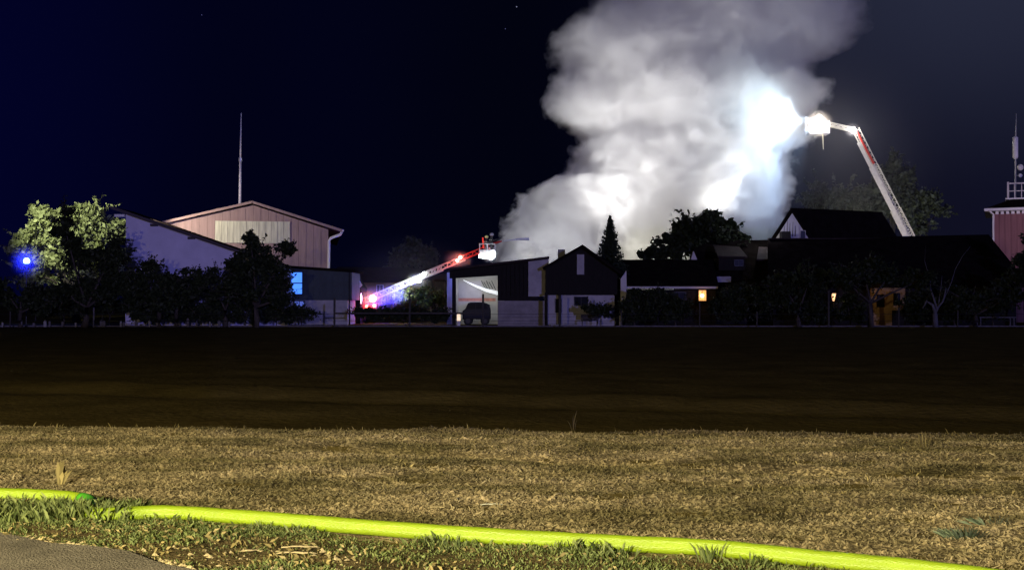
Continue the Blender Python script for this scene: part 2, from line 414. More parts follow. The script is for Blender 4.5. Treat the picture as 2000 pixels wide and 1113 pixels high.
ib = min(range(len(hp)), key=lambda i: (hp[i] - ctrl[5]).length)
MB().tube(hp[ib - 9:ib + 10], [0.061 + 0.004 * math.sin(math.pi * k / 18) for k in range(19)], seg=18).build('kinked_bend', mat('hose_shaded_green', (0.05, 0.26, 0.015), 0.45, 0.1, 6), hose_root, smooth=True)  # shaded side of the bend put into a darker green sleeve

# ------------------------------------------------------------------ grass, stubble, litter
def blades(n, xr, yf, h, w, lean, name, m, seed=1, dens=None, zoff=0.0):
    g = np.random.default_rng(seed)
    x = g.uniform(xr[0], xr[1], n); t = g.uniform(0, 1, n)
    y0, y1 = yf(x); y = y0 + (y1 - y0) * t
    if dens is not None:
        k = g.uniform(0, 1, n) < dens(x, y); x, y = x[k], y[k]; n = len(x)
    # keep what the camera can roughly see
    k = np.abs(x) < (y * 0.50 + 0.8); x, y = x[k], y[k]; n = len(x)
    z = height(x, y) + zoff
    hh = h * g.uniform(0.45, 1.25, n) * (0.7 + 0.5 * (vnoise(x * 2, y * 2, 3) + 0.5)); hh = np.maximum(hh, h * 0.25)
    ww = w * g.uniform(0.6, 1.4, n)
    a = g.uniform(0, 2 * np.pi, n); la = g.uniform(0, 2 * np.pi, n); ll = hh * g.uniform(0.1, 1, n) * lean
    dx, dy = np.cos(a) * ww / 2, np.sin(a) * ww / 2
    lx, ly = np.cos(la) * ll, np.sin(la) * ll
    V = np.zeros((n, 4, 3))
    V[:, 0] = np.stack([x - dx, y - dy, z - 0.01], -1); V[:, 1] = np.stack([x + dx, y + dy, z - 0.01], -1)
    V[:, 2] = np.stack([x + lx * 0.5 + dx * 0.7, y + ly * 0.5 + dy * 0.7, z + hh * 0.62], -1)
    V[:, 3] = np.stack([x + lx, y + ly, z + hh * np.clip(1.05 - lean * 0.3, 0.3, 1)], -1)
    o = quads_mesh(name, V, m); tag(o, kind='stuff'); return o
def edge_road(x): return np.where(x < -1.2, road_far(x), 3.6)
def hose_front(x): return verge_far(x) - 0.20
patch = lambda x, y: np.clip(0.72 + 0.9 * vnoise(x * 1.3 + 3, y * 2.2, 7) - 1.1 * np.exp(-((x + 1.9) / 0.9) ** 2 - ((y - 7.7) / 0.45) ** 2), 0.08, 1)
blades(135000, (-7, 7), lambda x: (np.maximum(edge_road(x) + 0.03, 5.5), verge_far(x) - 0.15), 0.042, 0.0065, 0.9, 'verge_grass', M['grass'], 3, patch)
blades(6500, (-7, 7), lambda x: (np.maximum(edge_road(x), 5.5), verge_far(x) - 0.18), 0.055, 0.008, 1.3, 'dry_verge_grass', M['grass_dry'], 4)
def hosefront_tufts(x, y): return np.clip(0.25 + 1.0 * vnoise(x * 3.3, y * 0.2, 11), 0.03, 1)
blades(3800, (-7, 7), lambda x: (verge_far(x) - 0.30, verge_far(x) - 0.17), 0.085, 0.008, 0.8, 'tall_grass_by_hose', M['grass'], 5, hosefront_tufts)
blades(4500, (-6.2, -3.05), lambda x: (8.75 + 0 * x, 9.30 + 0 * x), 0.145, 0.013, 0.7, 'tall_grass_at_bend', M['grass'], 6)
# lying straw and curled stalks on the stubble
def straws(n, name, m, seed, L, w, up, yr=None, zoff=0.012):
    g = np.random.default_rng(seed)
    x = g.uniform(-9, 9, n); t = g.uniform(0, 1, n) ** 1.0
    y0 = verge_far(x) - 0.05; y1 = crest_y(x) + 0.10; y = y0 + (y1 - y0) * t
    k = np.abs(x) < (y * 0.49 + 0.5); x, y = x[k], y[k]
    k = g.uniform(0, 1, len(x)) < np.clip(0.80 + 0.6 * vnoise(x * 0.8, y * 1.9, seed) - 0.9 * np.exp(-((y - 13.5 + 0.30 * (x + 3.1)) / 0.5) ** 2) * np.clip((x + 3.6) / 1.5, 0, 1), 0.10, 1); x, y = x[k], y[k]; n = len(x)
    z = height(x, y) + zoff
    a = g.uniform(0, 2 * np.pi, n); l = L * g.uniform(0.4, 1.5, n); b = a + g.normal(0, 0.9, n)
    p0 = np.stack([x, y, z], -1)
    p1 = p0 + np.stack([np.cos(a) * l / 2, np.sin(a) * l / 2, up * g.uniform(0, 1, n)], -1)
    p2 = p1 + np.stack([np.cos(b) * l / 2, np.sin(b) * l / 2, up * g.uniform(-0.9, 1, n)], -1)
    ww = (w * g.uniform(0.6, 1.5, n))[:, None]
    s = np.stack([-np.sin(a), np.cos(a), g.uniform(-0.8, 0.8, n)], -1) * ww / 2
    V = np.zeros((2 * n, 4, 3))
    V[:n, 0] = p0 - s; V[:n, 1] = p0 + s; V[:n, 2] = p1 + s; V[:n, 3] = p1 - s
    V[n:, 0] = p1 - s; V[n:, 1] = p1 + s; V[n:, 2] = p2 + s * 0.5; V[n:, 3] = p2 - s * 0.5
    o = quads_mesh(name, V, m); tag(o, kind='stuff'); return o
straws(190000, 'loose_straw', M['straw'], 21, 0.034, 0.0065, 0.014)
straws(15000, 'coarse_straw', M['straw'], 22, 0.07, 0.010, 0.025)
blades(12000, (-9, 9), lambda x: (verge_far(x), crest_y(x) + 0.1), 0.030, 0.010, 0.8, 'stubble_tufts', M['straw'], 23, lambda x, y: np.clip(0.5 + vnoise(x * 1.3, y * 2.5, 9), 0.1, 1))
blades(9000, (-9, 9), lambda x: (verge_far(x) + 1.8, crest_y(x) + 0.1), 0.05, 0.010, 0.8, 'sparse_green_grass', M['grass_dry'], 24, lambda x, y: np.clip(0.3 + vnoise(x * 0.9, y * 1.5, 4), 0.02, 1))
blades(260, (-9, 9), lambda x: (crest_y(x) - 0.25, crest_y(x) + 0.10), 0.08, 0.010, 0.6, 'crest_grass', M['grass_dry'], 25)
# clods: small irregular lumps
def clods(n, name, m, seed, yf, size, xr=(-9, 9)):
    g = np.random.default_rng(seed)
    x = g.uniform(xr[0], xr[1], n); y0, y1 = yf(x); y = y0 + (y1 - y0) * g.uniform(0, 1, n)
    k = np.abs(x) < (y * 0.49 + 0.5); x, y = x[k], y[k]; n = len(x)
    z = height(x, y) + 0.008; s = size * g.uniform(0.4, 1.5, n)
    V = []
    base = np.array([[0.9, 0, 0], [0, 0.9, 0], [-0.9, 0, 0], [0, -0.9, 0], [0, 0, 0.7]])
    C = base[None] + g.normal(0, 0.22, (n, 5, 3)); C[:, :4, 2] = -0.2
    C = C * s[:, None, None] * np.array([1.3, 1, 0.8]) + np.stack([x, y, z], -1)[:, None]
    T = np.concatenate([C[:, [0, 1, 4]], C[:, [1, 2, 4]], C[:, [2, 3, 4]], C[:, [3, 0, 4]]], 0)
    o = quads_mesh(name, T, m, nv=3); tag(o, kind='stuff'); return o
clods(34000, 'soil_clods', M['stubble'], 31, lambda x: (verge_far(x) - 0.05, crest_y(x) + 0.15), 0.026)
clods(650, 'leaf_litter', M['chip'], 32, lambda x: (road_far(x) - 0.12 - 0.0 * x, road_far(x) + 0.10), 0.020, xr=(-4.6, -1.5))
clods(260, 'scattered_litter', M['chip'], 33, lambda x: (7.1 + 0 * x, 7.9 + 0 * x), 0.020, xr=(-3.0, -1.0))

def lump(name, label, cat, px, py, l, w, h, m, rot=0.0, seed=0):
    g = random.Random(seed); b = MB()
    c = G(px, py); z = float(height(c.x, c.y)) + 0.03
    n = 7; rows = []
    for i in range(n):
        t = i / (n - 1) - 0.5; ww = w * (1 - (2 * t) ** 2) ** 0.5 * 0.5 + 0.004
        px_ = t * l; cz = h * (0.5 + 0.5 * math.cos(t * 5 + g.random())) + g.uniform(0, 0.006)
        cy_ = g.uniform(-1, 1) * w * 0.3
        row = []
        for (q, zz) in ((-1, 0), (0, 0.005), (1, 0.002), (0, -0.004)):
            X = px_ * math.cos(rot) - (cy_ + q * ww) * math.sin(rot); Y = px_ * math.sin(rot) + (cy_ + q * ww) * math.cos(rot)
            row.append(b.bm.verts.new((c.x + X + g.uniform(-.006, .006), c.y + Y + g.uniform(-.012, .012), z - .012 + cz * 0.7 + zz)))
        rows.append(row)
    for i in range(n - 1):
        for k in range(4): b.bm.faces.new([rows[i][k], rows[i][(k + 1) % 4], rows[i + 1][(k + 1) % 4], rows[i + 1][k]])
    b.bm.faces.new(rows[0]); b.bm.faces.new(rows[-1][::-1])
    return tag(b.build(name, m, smooth=True), label, cat)
lump('dry_leaf', 'curled pale dry leaf lying alone on the verge left of the larger pale leaf pile', 'leaf', 492, 1077, 0.17, 0.05, 0.02, M['chip'], 0.25, 1)
lump('dry_leaf', 'long pale dry leaf, upper one of the two beside each other on the verge', 'leaf', 585, 1073, 0.26, 0.05, 0.02, M['chip'], 0.15, 2)
lump('dry_leaf', 'long pale dry leaf, lower one of the two beside each other on the verge', 'leaf', 578, 1084, 0.30, 0.06, 0.02, M['chip'], 0.05, 3)
lump('dry_leaf', 'small pale leaf on the asphalt nearest the left picture edge', 'leaf', 36, 1058, 0.07, 0.05, 0.01, M['chip'], 0.1, 4)
lump('dry_leaf', 'pale broken leaf at the asphalt edge below the end of the hose gap', 'leaf', 142, 1068, 0.10, 0.05, 0.01, M['chip'], 0.1, 5)
lump('dry_leaf', 'small round pale leaf left of the broken leaf at the asphalt edge', 'leaf', 121, 1067, 0.05, 0.04, 0.01, M['chip'], 0.1, 6)
lump('straw_stalk', 'thick pale straw stalk lying on bare soil above the middle of the hose', 'straw', 852, 996, 0.14, 0.025, 0.01, M['chip'], 0.03, 7)
lump('straw_stalk', 'pale straw stalk tilted up right on the soil above the hose', 'straw', 1090, 968, 0.16, 0.02, 0.03, M['chip'], 1.0, 8)
lump('straw_stalk', 'short pale straw stalk near the right picture edge', 'straw', 1962, 974, 0.12, 0.03, 0.01, M['chip'], 0.0, 9)
lump('plastic_scrap', 'thin whitish plastic scrap lying on the soil in mid field strip', 'scrap', 960, 987, 0.20, 0.03, 0.01, M['scrap'], 0.25, 10)

def weed(label, px, py, n, h, spread, m, seed=0, leafw=0.02):
    g = random.Random(seed); c = G(px, py); z = float(height(c.x, c.y)) + 0.005
    root = thing('weed_plant', label, 'weed', (c.x, c.y, z)); b = MB()
    for i in range(n):
        a = g.uniform(0, 6.28); dx = math.cos(a) * spread[0] * g.random() ** 0.6; dy = math.sin(a) * spread[1] * g.random() ** 0.6
        s = Vector((c.x + dx * 0.6, c.y + dy * 0.6, z)); hh = h * g.uniform(0.5, 1.1)
        tip = s + Vector((dx * 0.6 + g.uniform(-.3, .3) * h, dy * 0.5, hh)); mid = (s + tip) / 2 + Vector((0, 0, hh * 0.2))
        w = Vector((leafw / 2 * g.uniform(0.6, 1.3), 0.004, 0))
        v = [b.bm.verts.new(q) for q in (s - w * 0.4, s + w * 0.4, mid + w, tip, mid - w)]
        b.bm.faces.new(v)
    b.build('foliage', m, root); return root
weed('low blue-green weed patch on the soil near the right edge', 1885, 1050, 170, 0.085, (0.24, 0.09), M['weed'], 1, 0.010)
weed('sparse trailing blue-green weed behind the low weed patch', 1945, 1026, 45, 0.08, (0.30, 0.05), M['weed'], 2, 0.009)
weed('tall pale dry weed standing on the soil above the left hose end', 118, 945, 10, 0.24, (0.04, 0.04), M['grass_dry'], 3, 0.035)
weed('thin grass stalk poking up above the edge of the lit strip', 1118, 838, 5, 0.30, (0.06, 0.03), M['grass_dry'], 4, 0.012)
weed('fine pale weed near the far right of the lit strip', 1802, 876, 22, 0.20, (0.12, 0.05), M['grass_dry'], 5, 0.012)
weed('dark grass tuft crossing the hose right of its middle', 1385, 1096, 16, 0.15, (0.12, 0.04), M['grass'], 6, 0.015)
weed('arched grass tuft leaning over the hose right of the dark tuft', 1460, 1104, 8, 0.11, (0.20, 0.04), M['grass'], 7, 0.015)

# ------------------------------------------------------------------ trees
def leaf_quads(C, size, g, flat=0.0):
    n = len(C)
    a = g.normal(0, 1, (n, 3)); a /= np.linalg.norm(a, axis=1)[:, None]
    b = g.normal(0, 1, (n, 3)); b -= (b * a).sum(1)[:, None] * a; b /= np.linalg.norm(b, axis=1)[:, None]
    s = (size * g.uniform(0.5, 1.4, n))[:, None]
    V = np.zeros((n, 4, 3))
    V[:, 0] = C - a * s; V[:, 1] = C + b * s * 0.55; V[:, 2] = C + a * s; V[:, 3] = C - b * s * 0.55
    return V
def tree(name, label, px, Y, blobs, leaf, per=260, size=0.16, bark=None, trunk_r=0.16, seed=0, group=None, base_py=None, lean=0.0, gaps=0.25, twigs=14, shell=0.55, fork_py=None):
    """blobs: (px, py, rx, ry) clumps in photo pixels"""
    g = np.random.default_rng(seed); r = random.Random(seed)
    base = Vector((XX(px, Y), Y, 0.0))
    root = thing(name, label, 'tree', base, group)
    k = Y / F
    cs = []; Vs = []
    tm = MB()
    top = P(sum(b[0] for b in blobs) / len(blobs), sum(b[1] for b in blobs) / len(blobs), Y)
    fork = base.lerp(top, 0.35) if fork_py is None else P(px + lean, fork_py, Y)
    fork.y = Y
    tm.tube([base, base.lerp(fork, 0.5) + Vector((r.uniform(-.1, .1), 0, 0)), fork], [trunk_r * 1.25, trunk_r, trunk_r * 0.8], 8)
    tm2 = []
    for (bx, by, rx, ry) in blobs:
        rxm, rym = rx * k, ry * k; rd = (rxm + rym) / 2
        c = P(bx, by, Y) + Vector((0, r.uniform(-0.5, 0.5) * rd, 0)); cs.append((c, rxm, rd, rym))
        mid = fork.lerp(c, 0.5) + Vector((r.uniform(-.3, .3), r.uniform(-.3, .3), r.uniform(-0.1, .3)))
        tm.tube([fork, mid, c], [trunk_r * 0.55, trunk_r * 0.35, trunk_r * 0.12], 5)
        # sub clumps give the uneven outline
        nsub = max(5, int(9 * (rxm * rym) ** 0.5))
        for j in range(nsub):
            d = g.normal(0, 1, 3); d /= np.linalg.norm(d); rr = g.uniform(0.35, 1.0)
            cc = np.array(c) + d * rr * np.array([rxm, rd, rym])
            sr = g.uniform(0.16, 0.38) * min(rxm, rym) + 0.12
            m_ = int(per * g.uniform(0.5, 1.4) * (0.3 + sr * sr) / 1.0) + 8
            q = g.normal(0, 1, (m_, 3)); q /= np.linalg.norm(q, axis=1)[:, None]
            q *= (np.abs(g.normal(0.62, 0.34, m_)))[:, None] * sr * np.array([1.25, 1.15, 0.9])
            Vs.append(leaf_quads(cc + q, size, g))
            if j % 2 == 0:
                tm.tube([c, Vector(cc)], [trunk_r * 0.14, 0.012], 4, cap=False)
        for j in range(twigs):
            d = g.normal(0, 1, 3); d[1] *= 0.4; d[2] += 0.25; d /= np.linalg.norm(d)
            e0 = np.array(c) + d * 0.6 * np.array([rxm, rd, rym]); ln = g.uniform(0.8, 1.55)
            e1 = np.array(c) + d * ln * np.array([rxm, rd, rym]) * g.uniform(1, 1.15)
            tm.tube([Vector(e0), Vector((e0 + e1) / 2) + Vector((0, 0, .06)), Vector(e1)], [0.03, 0.018, 0.008], 4, cap=False)
            m_ = 14; t = g.uniform(0, 1, (m_, 1)); q = e0 + (e1 - e0) * t + g.normal(0, 0.09, (m_, 3))
            Vs.append(leaf_quads(q, size * 0.85, g))
    tm.build('trunk', bark or M['bark'], root, smooth=True)
    V = np.concatenate(Vs, 0) - np.array(base)
    o = quads_mesh('crown', V, leaf, root); o['kind'] = 'stuff'
    del o['kind']
    return root
# lit tree at the far left
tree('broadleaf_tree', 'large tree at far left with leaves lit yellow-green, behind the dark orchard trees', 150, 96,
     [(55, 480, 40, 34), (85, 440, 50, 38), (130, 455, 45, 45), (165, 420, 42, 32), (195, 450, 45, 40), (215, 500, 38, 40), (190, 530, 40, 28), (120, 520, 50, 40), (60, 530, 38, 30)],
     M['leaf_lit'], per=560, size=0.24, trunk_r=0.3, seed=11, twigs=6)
od = 'dark orchard trees at the field edge'
tree('orchard_tree', 'dark orchard tree nearest the left edge, below the blue beacon', 40, 75, [(30, 580, 45, 30), (70, 590, 35, 25), (-5, 565, 30, 28)], M['leaf_dark'], per=330, size=0.15, seed=1, group=od, fork_py=610)
tree('orchard_tree', 'dark tall orchard tree standing in front of the yellow-green lit tree', 165, 75, [(150, 480, 32, 60), (190, 540, 48, 50), (225, 490, 28, 42), (240, 560, 34, 40), (130, 570, 48, 35), (128, 432, 20, 30)], M['leaf_dark'], per=420, size=0.15, seed=2, group=od, fork_py=600, trunk_r=0.2, lean=4)
tree('orchard_tree', 'dark round orchard tree in front of the pale violet wall, left part', 312, 75, [(290, 545, 36, 36), (330, 560, 34, 30), (268, 572, 26, 28), (305, 585, 40, 22)], M['leaf_dark'], per=360, size=0.14, seed=3, group=od, fork_py=606)
tree('orchard_tree', 'small dark bushy orchard tree under the middle of the pale violet wall', 345, 76, [(372, 560, 30, 32), (392, 545, 16, 22), (360, 585, 34, 24)], M['leaf_dark'], per=300, size=0.14, seed=4, group=od, fork_py=604)
tree('orchard_tree', 'dark low orchard tree between the bushy one and the big branching one', 440, 77, [(435, 575, 38, 28), (418, 535, 12, 16), (455, 548, 20, 20)], M['leaf_dark'], per=280, size=0.14, seed=5, group=od, fork_py=606)
tree('orchard_tree', 'big dark orchard tree with branches spreading in front of the pink barn', 500, 75, [(495, 505, 36, 34), (530, 535, 34, 38), (470, 545, 36, 34), (560, 485, 16, 12), (500, 575, 60, 28), (455, 515, 14, 12), (548, 575, 26, 30), (490, 470, 12, 12)], M['leaf_dark'], per=340, size=0.14, seed=6, group=od, fork_py=600, trunk_r=0.2, twigs=22)
for i, (x, w_) in enumerate(((285, 'leftmost of the dark low shrubs under the orchard trees'), (350, 'second from left of the dark low shrubs under the orchard trees'), (415, 'third from left of the dark low shrubs under the orchard trees'), (480, 'fourth from left of the dark low shrubs under the orchard trees'), (540, 'rightmost of the dark low shrubs under the orchard trees'), )):
    tree('orchard_shrub', w_, x, 77.8 + 0.3 * (i % 2), [(x - 18, 602, 26, 20), (x + 16, 598 + 6 * (i % 3), 26, 22), (x, 588, 20, 16), (x - 12, 620, 26, 9), (x + 18, 621, 26, 9)], M['leaf_dark'], per=380, size=0.12, seed=60 + i, fork_py=618, trunk_r=0.05, twigs=5, group='dark low shrubs under the orchard trees')
for i, (x, w_) in enumerate(((70, 'dark low shrub left of the big trunk under the lit tree'), (125, 'dark low shrub near the trunk under the lit tree'), (215, 'dark low shrub right of the trunk under the lit tree'))):
    tree('orchard_shrub', w_, x, 78.5, [(x - 18, 600, 28, 18), (x + 16, 596, 28, 20)], M['leaf_dark'], per=330, size=0.12, seed=80 + i, fork_py=618, trunk_r=0.05, twigs=5, group='dark low shrubs under the orchard trees')
# low hedge in front of the left houses
tree('hedge_bush', 'dark bush at the foot of the low grey-green annex', 590, 77.5, [(575, 607, 22, 14), (600, 612, 20, 10)], M['leaf_dark'], per=260, size=0.12, seed=8, fork_py=622, trunk_r=0.06)
# dim tree behind the left ladder
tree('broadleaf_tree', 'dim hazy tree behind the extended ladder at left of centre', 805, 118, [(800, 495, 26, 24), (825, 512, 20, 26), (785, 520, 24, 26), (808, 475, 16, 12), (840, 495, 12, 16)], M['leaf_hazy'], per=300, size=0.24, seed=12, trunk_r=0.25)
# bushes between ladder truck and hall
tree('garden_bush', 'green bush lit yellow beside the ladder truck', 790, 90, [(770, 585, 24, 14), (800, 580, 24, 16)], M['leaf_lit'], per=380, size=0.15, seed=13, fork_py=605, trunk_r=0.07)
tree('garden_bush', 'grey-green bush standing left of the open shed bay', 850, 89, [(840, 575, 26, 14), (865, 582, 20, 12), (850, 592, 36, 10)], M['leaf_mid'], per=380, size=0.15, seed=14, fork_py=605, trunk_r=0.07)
# dark trees behind the middle houses, black against the smoke
tree('broadleaf_tree', 'tall dark round tree standing black against the smoke behind the middle roofs', 1375, 91, [(1370, 450, 48, 32), (1345, 470, 34, 38), (1420, 462, 36, 28), (1330, 445, 18, 18), (1395, 432, 20, 14), (1445, 480, 20, 20), (1400, 490, 60, 24)], M['leaf_dark'], per=620, size=0.20, seed=15, trunk_r=0.3, twigs=16)
tree('broadleaf_tree', 'smaller dark tree left of the tall round tree behind the roofs', 1295, 90, [(1295, 482, 28, 22), (1265, 498, 16, 10), (1310, 500, 28, 16)], M['leaf_dark'], per=560, size=0.19, seed=16, trunk_r=0.2, twigs=14)
# dim big tree behind the right ladder
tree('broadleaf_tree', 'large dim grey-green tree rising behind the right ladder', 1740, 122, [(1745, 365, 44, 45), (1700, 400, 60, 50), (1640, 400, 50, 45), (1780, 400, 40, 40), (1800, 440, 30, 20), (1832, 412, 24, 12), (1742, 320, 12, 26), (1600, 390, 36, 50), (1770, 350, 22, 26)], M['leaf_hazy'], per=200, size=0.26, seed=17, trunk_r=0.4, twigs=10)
# dark garden trees in front of the right house
rd = 'dark garden trees in front of the long right house'
tree('garden_tree', 'dark garden tree left of the orange porch lamp', 1560, 77, [(1540, 570, 40, 34), (1580, 550, 40, 36), (1500, 590, 36, 24)], M['leaf_dark'], per=330, size=0.15, seed=18, group=rd, fork_py=608)
tree('garden_tree', 'dark garden tree with forked trunk in front of the ochre wall', 1700, 76, [(1690, 530, 50, 26), (1740, 540, 44, 20), (1650, 545, 40, 24), (1790, 550, 30, 22)], M['leaf_dark'], per=330, size=0.15, seed=19, group=rd, fork_py=592, trunk_r=0.18)
tree('garden_tree', 'dark garden shrub mass at the right below the roof slope', 1905, 77, [(1900, 590, 50, 26), (1950, 585, 48, 30), (1870, 600, 30, 16), (1990, 560, 30, 40)], M['leaf_dark'], per=300, size=0.15, seed=20, group=rd, fork_py=615)
tree('garden_tree', 'dark branching treetop reaching up in front of the red tower wall', 2005, 80, [(1995, 510, 16, 14), (2015, 480, 16, 26), (2010, 540, 30, 20)], M['leaf_dark'], per=260, size=0.15, seed=21, group=rd, fork_py=570)
tree('hedge', 'long low dark hedge between the annex and the shed bay', 790, 78, [(x, 612 + (x * 7 % 5), 17, 12) for x in range(705, 885, 18)], M['leaf_dark'], per=420, size=0.11, seed=40, fork_py=622, trunk_r=0.04, twigs=4)
tree('garden_bush', 'dark bush beneath the white gabled house near the picture centre', 1165, 78, [(1160, 602, 18, 10), (1180, 608, 16, 12)], M['leaf_dark'], per=260, size=0.12, seed=22, fork_py=622, trunk_r=0.05)

gl = ['leftmost dark bush before the low house with the white eave band', 'second dark bush before the low house with the white eave band', 'third dark bush before the low house, nearest its lit window', 'dark bush right of the lit orange window', 'tall dark bush below the wide dormer', 'dark bush left of the orange lantern', 'dark bush right of the orange lantern', 'dark bush right of the ochre wall', 'dark bush beside the pale bare tree', 'dark bush near the low garden table']
for i, (x, y, w_) in enumerate(((1240, 596, 24), (1285, 592, 28), (1320, 604, 22), (1422, 592, 26), (1455, 582, 34), (1590, 606, 26), (1660, 600, 24), (1785, 590, 22), (1865, 585, 30), (1940, 600, 28))):
    tree('garden_bush', gl[i], x, 78.2 + 0.35 * (i % 3), [(x - w_ * .5, y + 6, w_ * .8, 22), (x + w_ * .5, y + 4, w_ * .8, 22), (x, y - 10, w_ * .7, 18), (x, 618, w_, 10)], M['leaf_dark'], per=420, size=0.13, seed=100 + i, fork_py=620, trunk_r=0.06, twigs=7, group='dark bushes in the gardens before the right houses')

# bare pale tree (violet-lit branches)
root = thing('bare_tree', 'small bare tree with pale violet-lit forked branches', 'tree', (XX(1827, 76), 76, 0))
b = MB()
def br(pts, r0, r1):
    q = [P(x, y, 76 + dz) for x, y, dz in pts]; n = len(q); b.tube(q, [r0 + (r1 - r0) * i / (n - 1) for i in range(n)], 6)
base = P(1827, 636, 76); base.z = 0
b.tube([base, P(1826, 612, 76)], [0.20, 0.17], 7)
br([(1826, 612, 0), (1822, 596, 0), (1810, 588, .3), (1802, 602, .4)], .13, .05)
br([(1826, 612, 0), (1832, 600, 0), (1842, 588, -.2), (1848, 562, -.3)], .12, .03)
br([(1829, 604, 0), (1826, 590, 0), (1818, 566, .2)], .10, .06)
br([(1818, 566, .2), (1816, 545, .2), (1806, 510, .3), (1808, 480, .3)], .03, .008)
br([(1842, 588, -.2), (1858, 552, -.2), (1866, 525, -.3), (1880, 500, 0), (1895, 482, 0)], .03, .008)
br([(1832, 600, 0), (1838, 560, .4), (1840, 538, .5)], .05, .012)
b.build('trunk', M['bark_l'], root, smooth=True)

# conifer
Yc = 83.0
root = thing('spruce_tree', 'slim dark pointed spruce standing beside the gabled house', 'tree', (XX(1192, Yc), Yc, 0))
MB().tube([(XX(1192, Yc), Yc, 0), (XX(1192, Yc), Yc, ZZ(424, Yc))], [0.16, 0.02], 7).build('trunk', M['bark'], root)
g = np.random.default_rng(5); Vs = []
ztop = ZZ(422, Yc); cx = XX(1192, Yc)
z = 1.0
while z < ztop:
    f = (ztop - z) / (ztop - 1.0); rad = 0.06 + 1.25 * min(1, f * 1.9) ** 0.85
    for a in np.arange(0, 2 * np.pi, 2 * np.pi / max(5, int(11 * rad + 4))):
        aa = a + g.uniform(-.3, .3); rr = rad * g.uniform(0.65, 1.15); n = int(26 * rr + 5)
        t = g.uniform(0.05, 1, n) ** 0.8
        C = np.stack([np.cos(aa) * rr * t, np.sin(aa) * rr * t, z - 0.28 * rr * t + 0.12 * t * t + 0 * t], -1) + g.normal(0, 0.035, (n, 3)) + np.array([cx, Yc, 0])
        Vs.append(leaf_quads(C, 0.085, g))
    z += 0.13
quads_mesh('crown', np.concatenate(Vs, 0) - np.array([cx, Yc, 0]), M['needle'], root)

# ------------------------------------------------------------------ buildings
def window(root, px0, py0, px1, py1, Y, pane, frame, bars=(1, 1), fr=0.06, sill=False):
    x0, x1, z0, z1 = XX(px0, Y), XX(px1, Y), ZZ(py1, Y), ZZ(py0, Y)
    b = MB()
    b.box(x0, x1, Y - 0.05, Y + 0.02, z1 - fr, z1); b.box(x0, x1, Y - 0.05, Y + 0.02, z0, z0 + fr)
    b.box(x0, x0 + fr, Y - 0.048, Y + 0.02, z0 + fr, z1 - fr); b.box(x1 - fr, x1, Y - 0.048, Y + 0.02, z0 + fr, z1 - fr)
    for i in range(1, bars[0]):
        x = x0 + (x1 - x0) * i / bars[0]; b.box(x - fr / 3, x + fr / 3, Y - 0.044, Y, z0 + fr, z1 - fr)
    for i in range(1, bars[1]):
        z = z0 + (z1 - z0) * i / bars[1]; b.box(x0 + fr, x1 - fr, Y - 0.042, Y, z - fr / 2, z + fr / 2)
    w = b.build('window', frame, root)
    MB().box(x0 + fr / 2, x1 - fr / 2, Y - 0.02, Y - 0.008, z0 + fr / 2, z1 - fr / 2).build('pane', pane, w)
    if sill: MB().box(x0 - 0.06, x1 + 0.06, Y - 0.12, Y + 0.01, z0 - 0.06, z0 - 0.003).build('sill', frame, w)
    return w

# 1 pale violet monopitch house
Y1 = 82.0
root = thing('pale_house', 'pale violet-lit house wall with sloping single-pitch roof behind the orchard', 'house', (XX(400, Y1), Y1, 0))
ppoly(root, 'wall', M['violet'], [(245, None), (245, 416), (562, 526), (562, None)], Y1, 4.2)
s0, s1 = P(221, 404, Y1), P(560, 521, Y1)
q = [Vector((s0.x, Y1 - 0.35, s0.z)), Vector((s1.x, Y1 - 0.35, s1.z)), Vector((s1.x, Y1 + 4.5, s1.z)), Vector((s0.x, Y1 + 4.5, s0.z))]
MB().slab(q, 0.16).build('roof', M['roof'], root)
q2 = [p + Vector((0, -0.42 if i < 2 else 0, 0.045)) for i, p in enumerate(q)]
MB().slab([q[0] + Vector((0, -0.04, 0.03)), q[1] + Vector((0, -0.04, 0.03)), q[1] + Vector((0, -0.003, 0.03)), q[0] + Vector((0, -0.003, 0.03))], 0.22).build('fascia', M['fascia'], root)
MB().box(XX(224, Y1), XX(244, Y1), Y1 - 0.2, Y1 + 4, ZZ(424, Y1) , ZZ(419, Y1)).build('soffit', M['white'], root)
for px in (302, 375): 
    c = P(px, 404 + (px - 221) * 0.345 + 6, Y1)
    MB().box(c.x - 0.25, c.x + 0.25, Y1 - 0.3, Y1 - 0.002, c.z - 0.16, c.z).build('purlin_end', M['fascia'], root)

# 2 barn with pink boards
Y2 = 90.0
root = thing('barn', 'tall pink boarded gable barn with pale translucent strip under a shallow roof', 'barn', (XX(641, Y2), Y2, 0)); barn_root = root
def roofline(px): return 399 + (497 - px) * 0.235 if px < 497 else 399 + (px - 497) * 0.315
ppoly(root, 'wall', M['wood_d'], [(340, None), (340, roofline(340) + 6), (497, 405), (641, roofline(641) + 6), (641, None)], Y2 + 0.06, 22)
edges = list(np.linspace(340, 641, 22))
for i in range(len(edges) - 1):
    a, c = edges[i] + 0.16, edges[i + 1] - 0.16
    pts = [(a, None), (a, roofline(a) + 4)]
    if a < 497 < c: pts.append((497, 403))
    pts += [(c, roofline(c) + 4), (c, None)]
    ppoly(root, 'board', M['pink'], pts, Y2 + (0.0 if i % 2 else 0.02), 0.05)
ed = list(np.linspace(426, 567, 13))
for i in range(12):
    pbox(root, 'translucent_panel', M['yellow'], ed[i] + 0.3, 434, ed[i + 1] - 0.3, 476, Y2 - (0.06 if i % 2 else 0.045), 0.04)
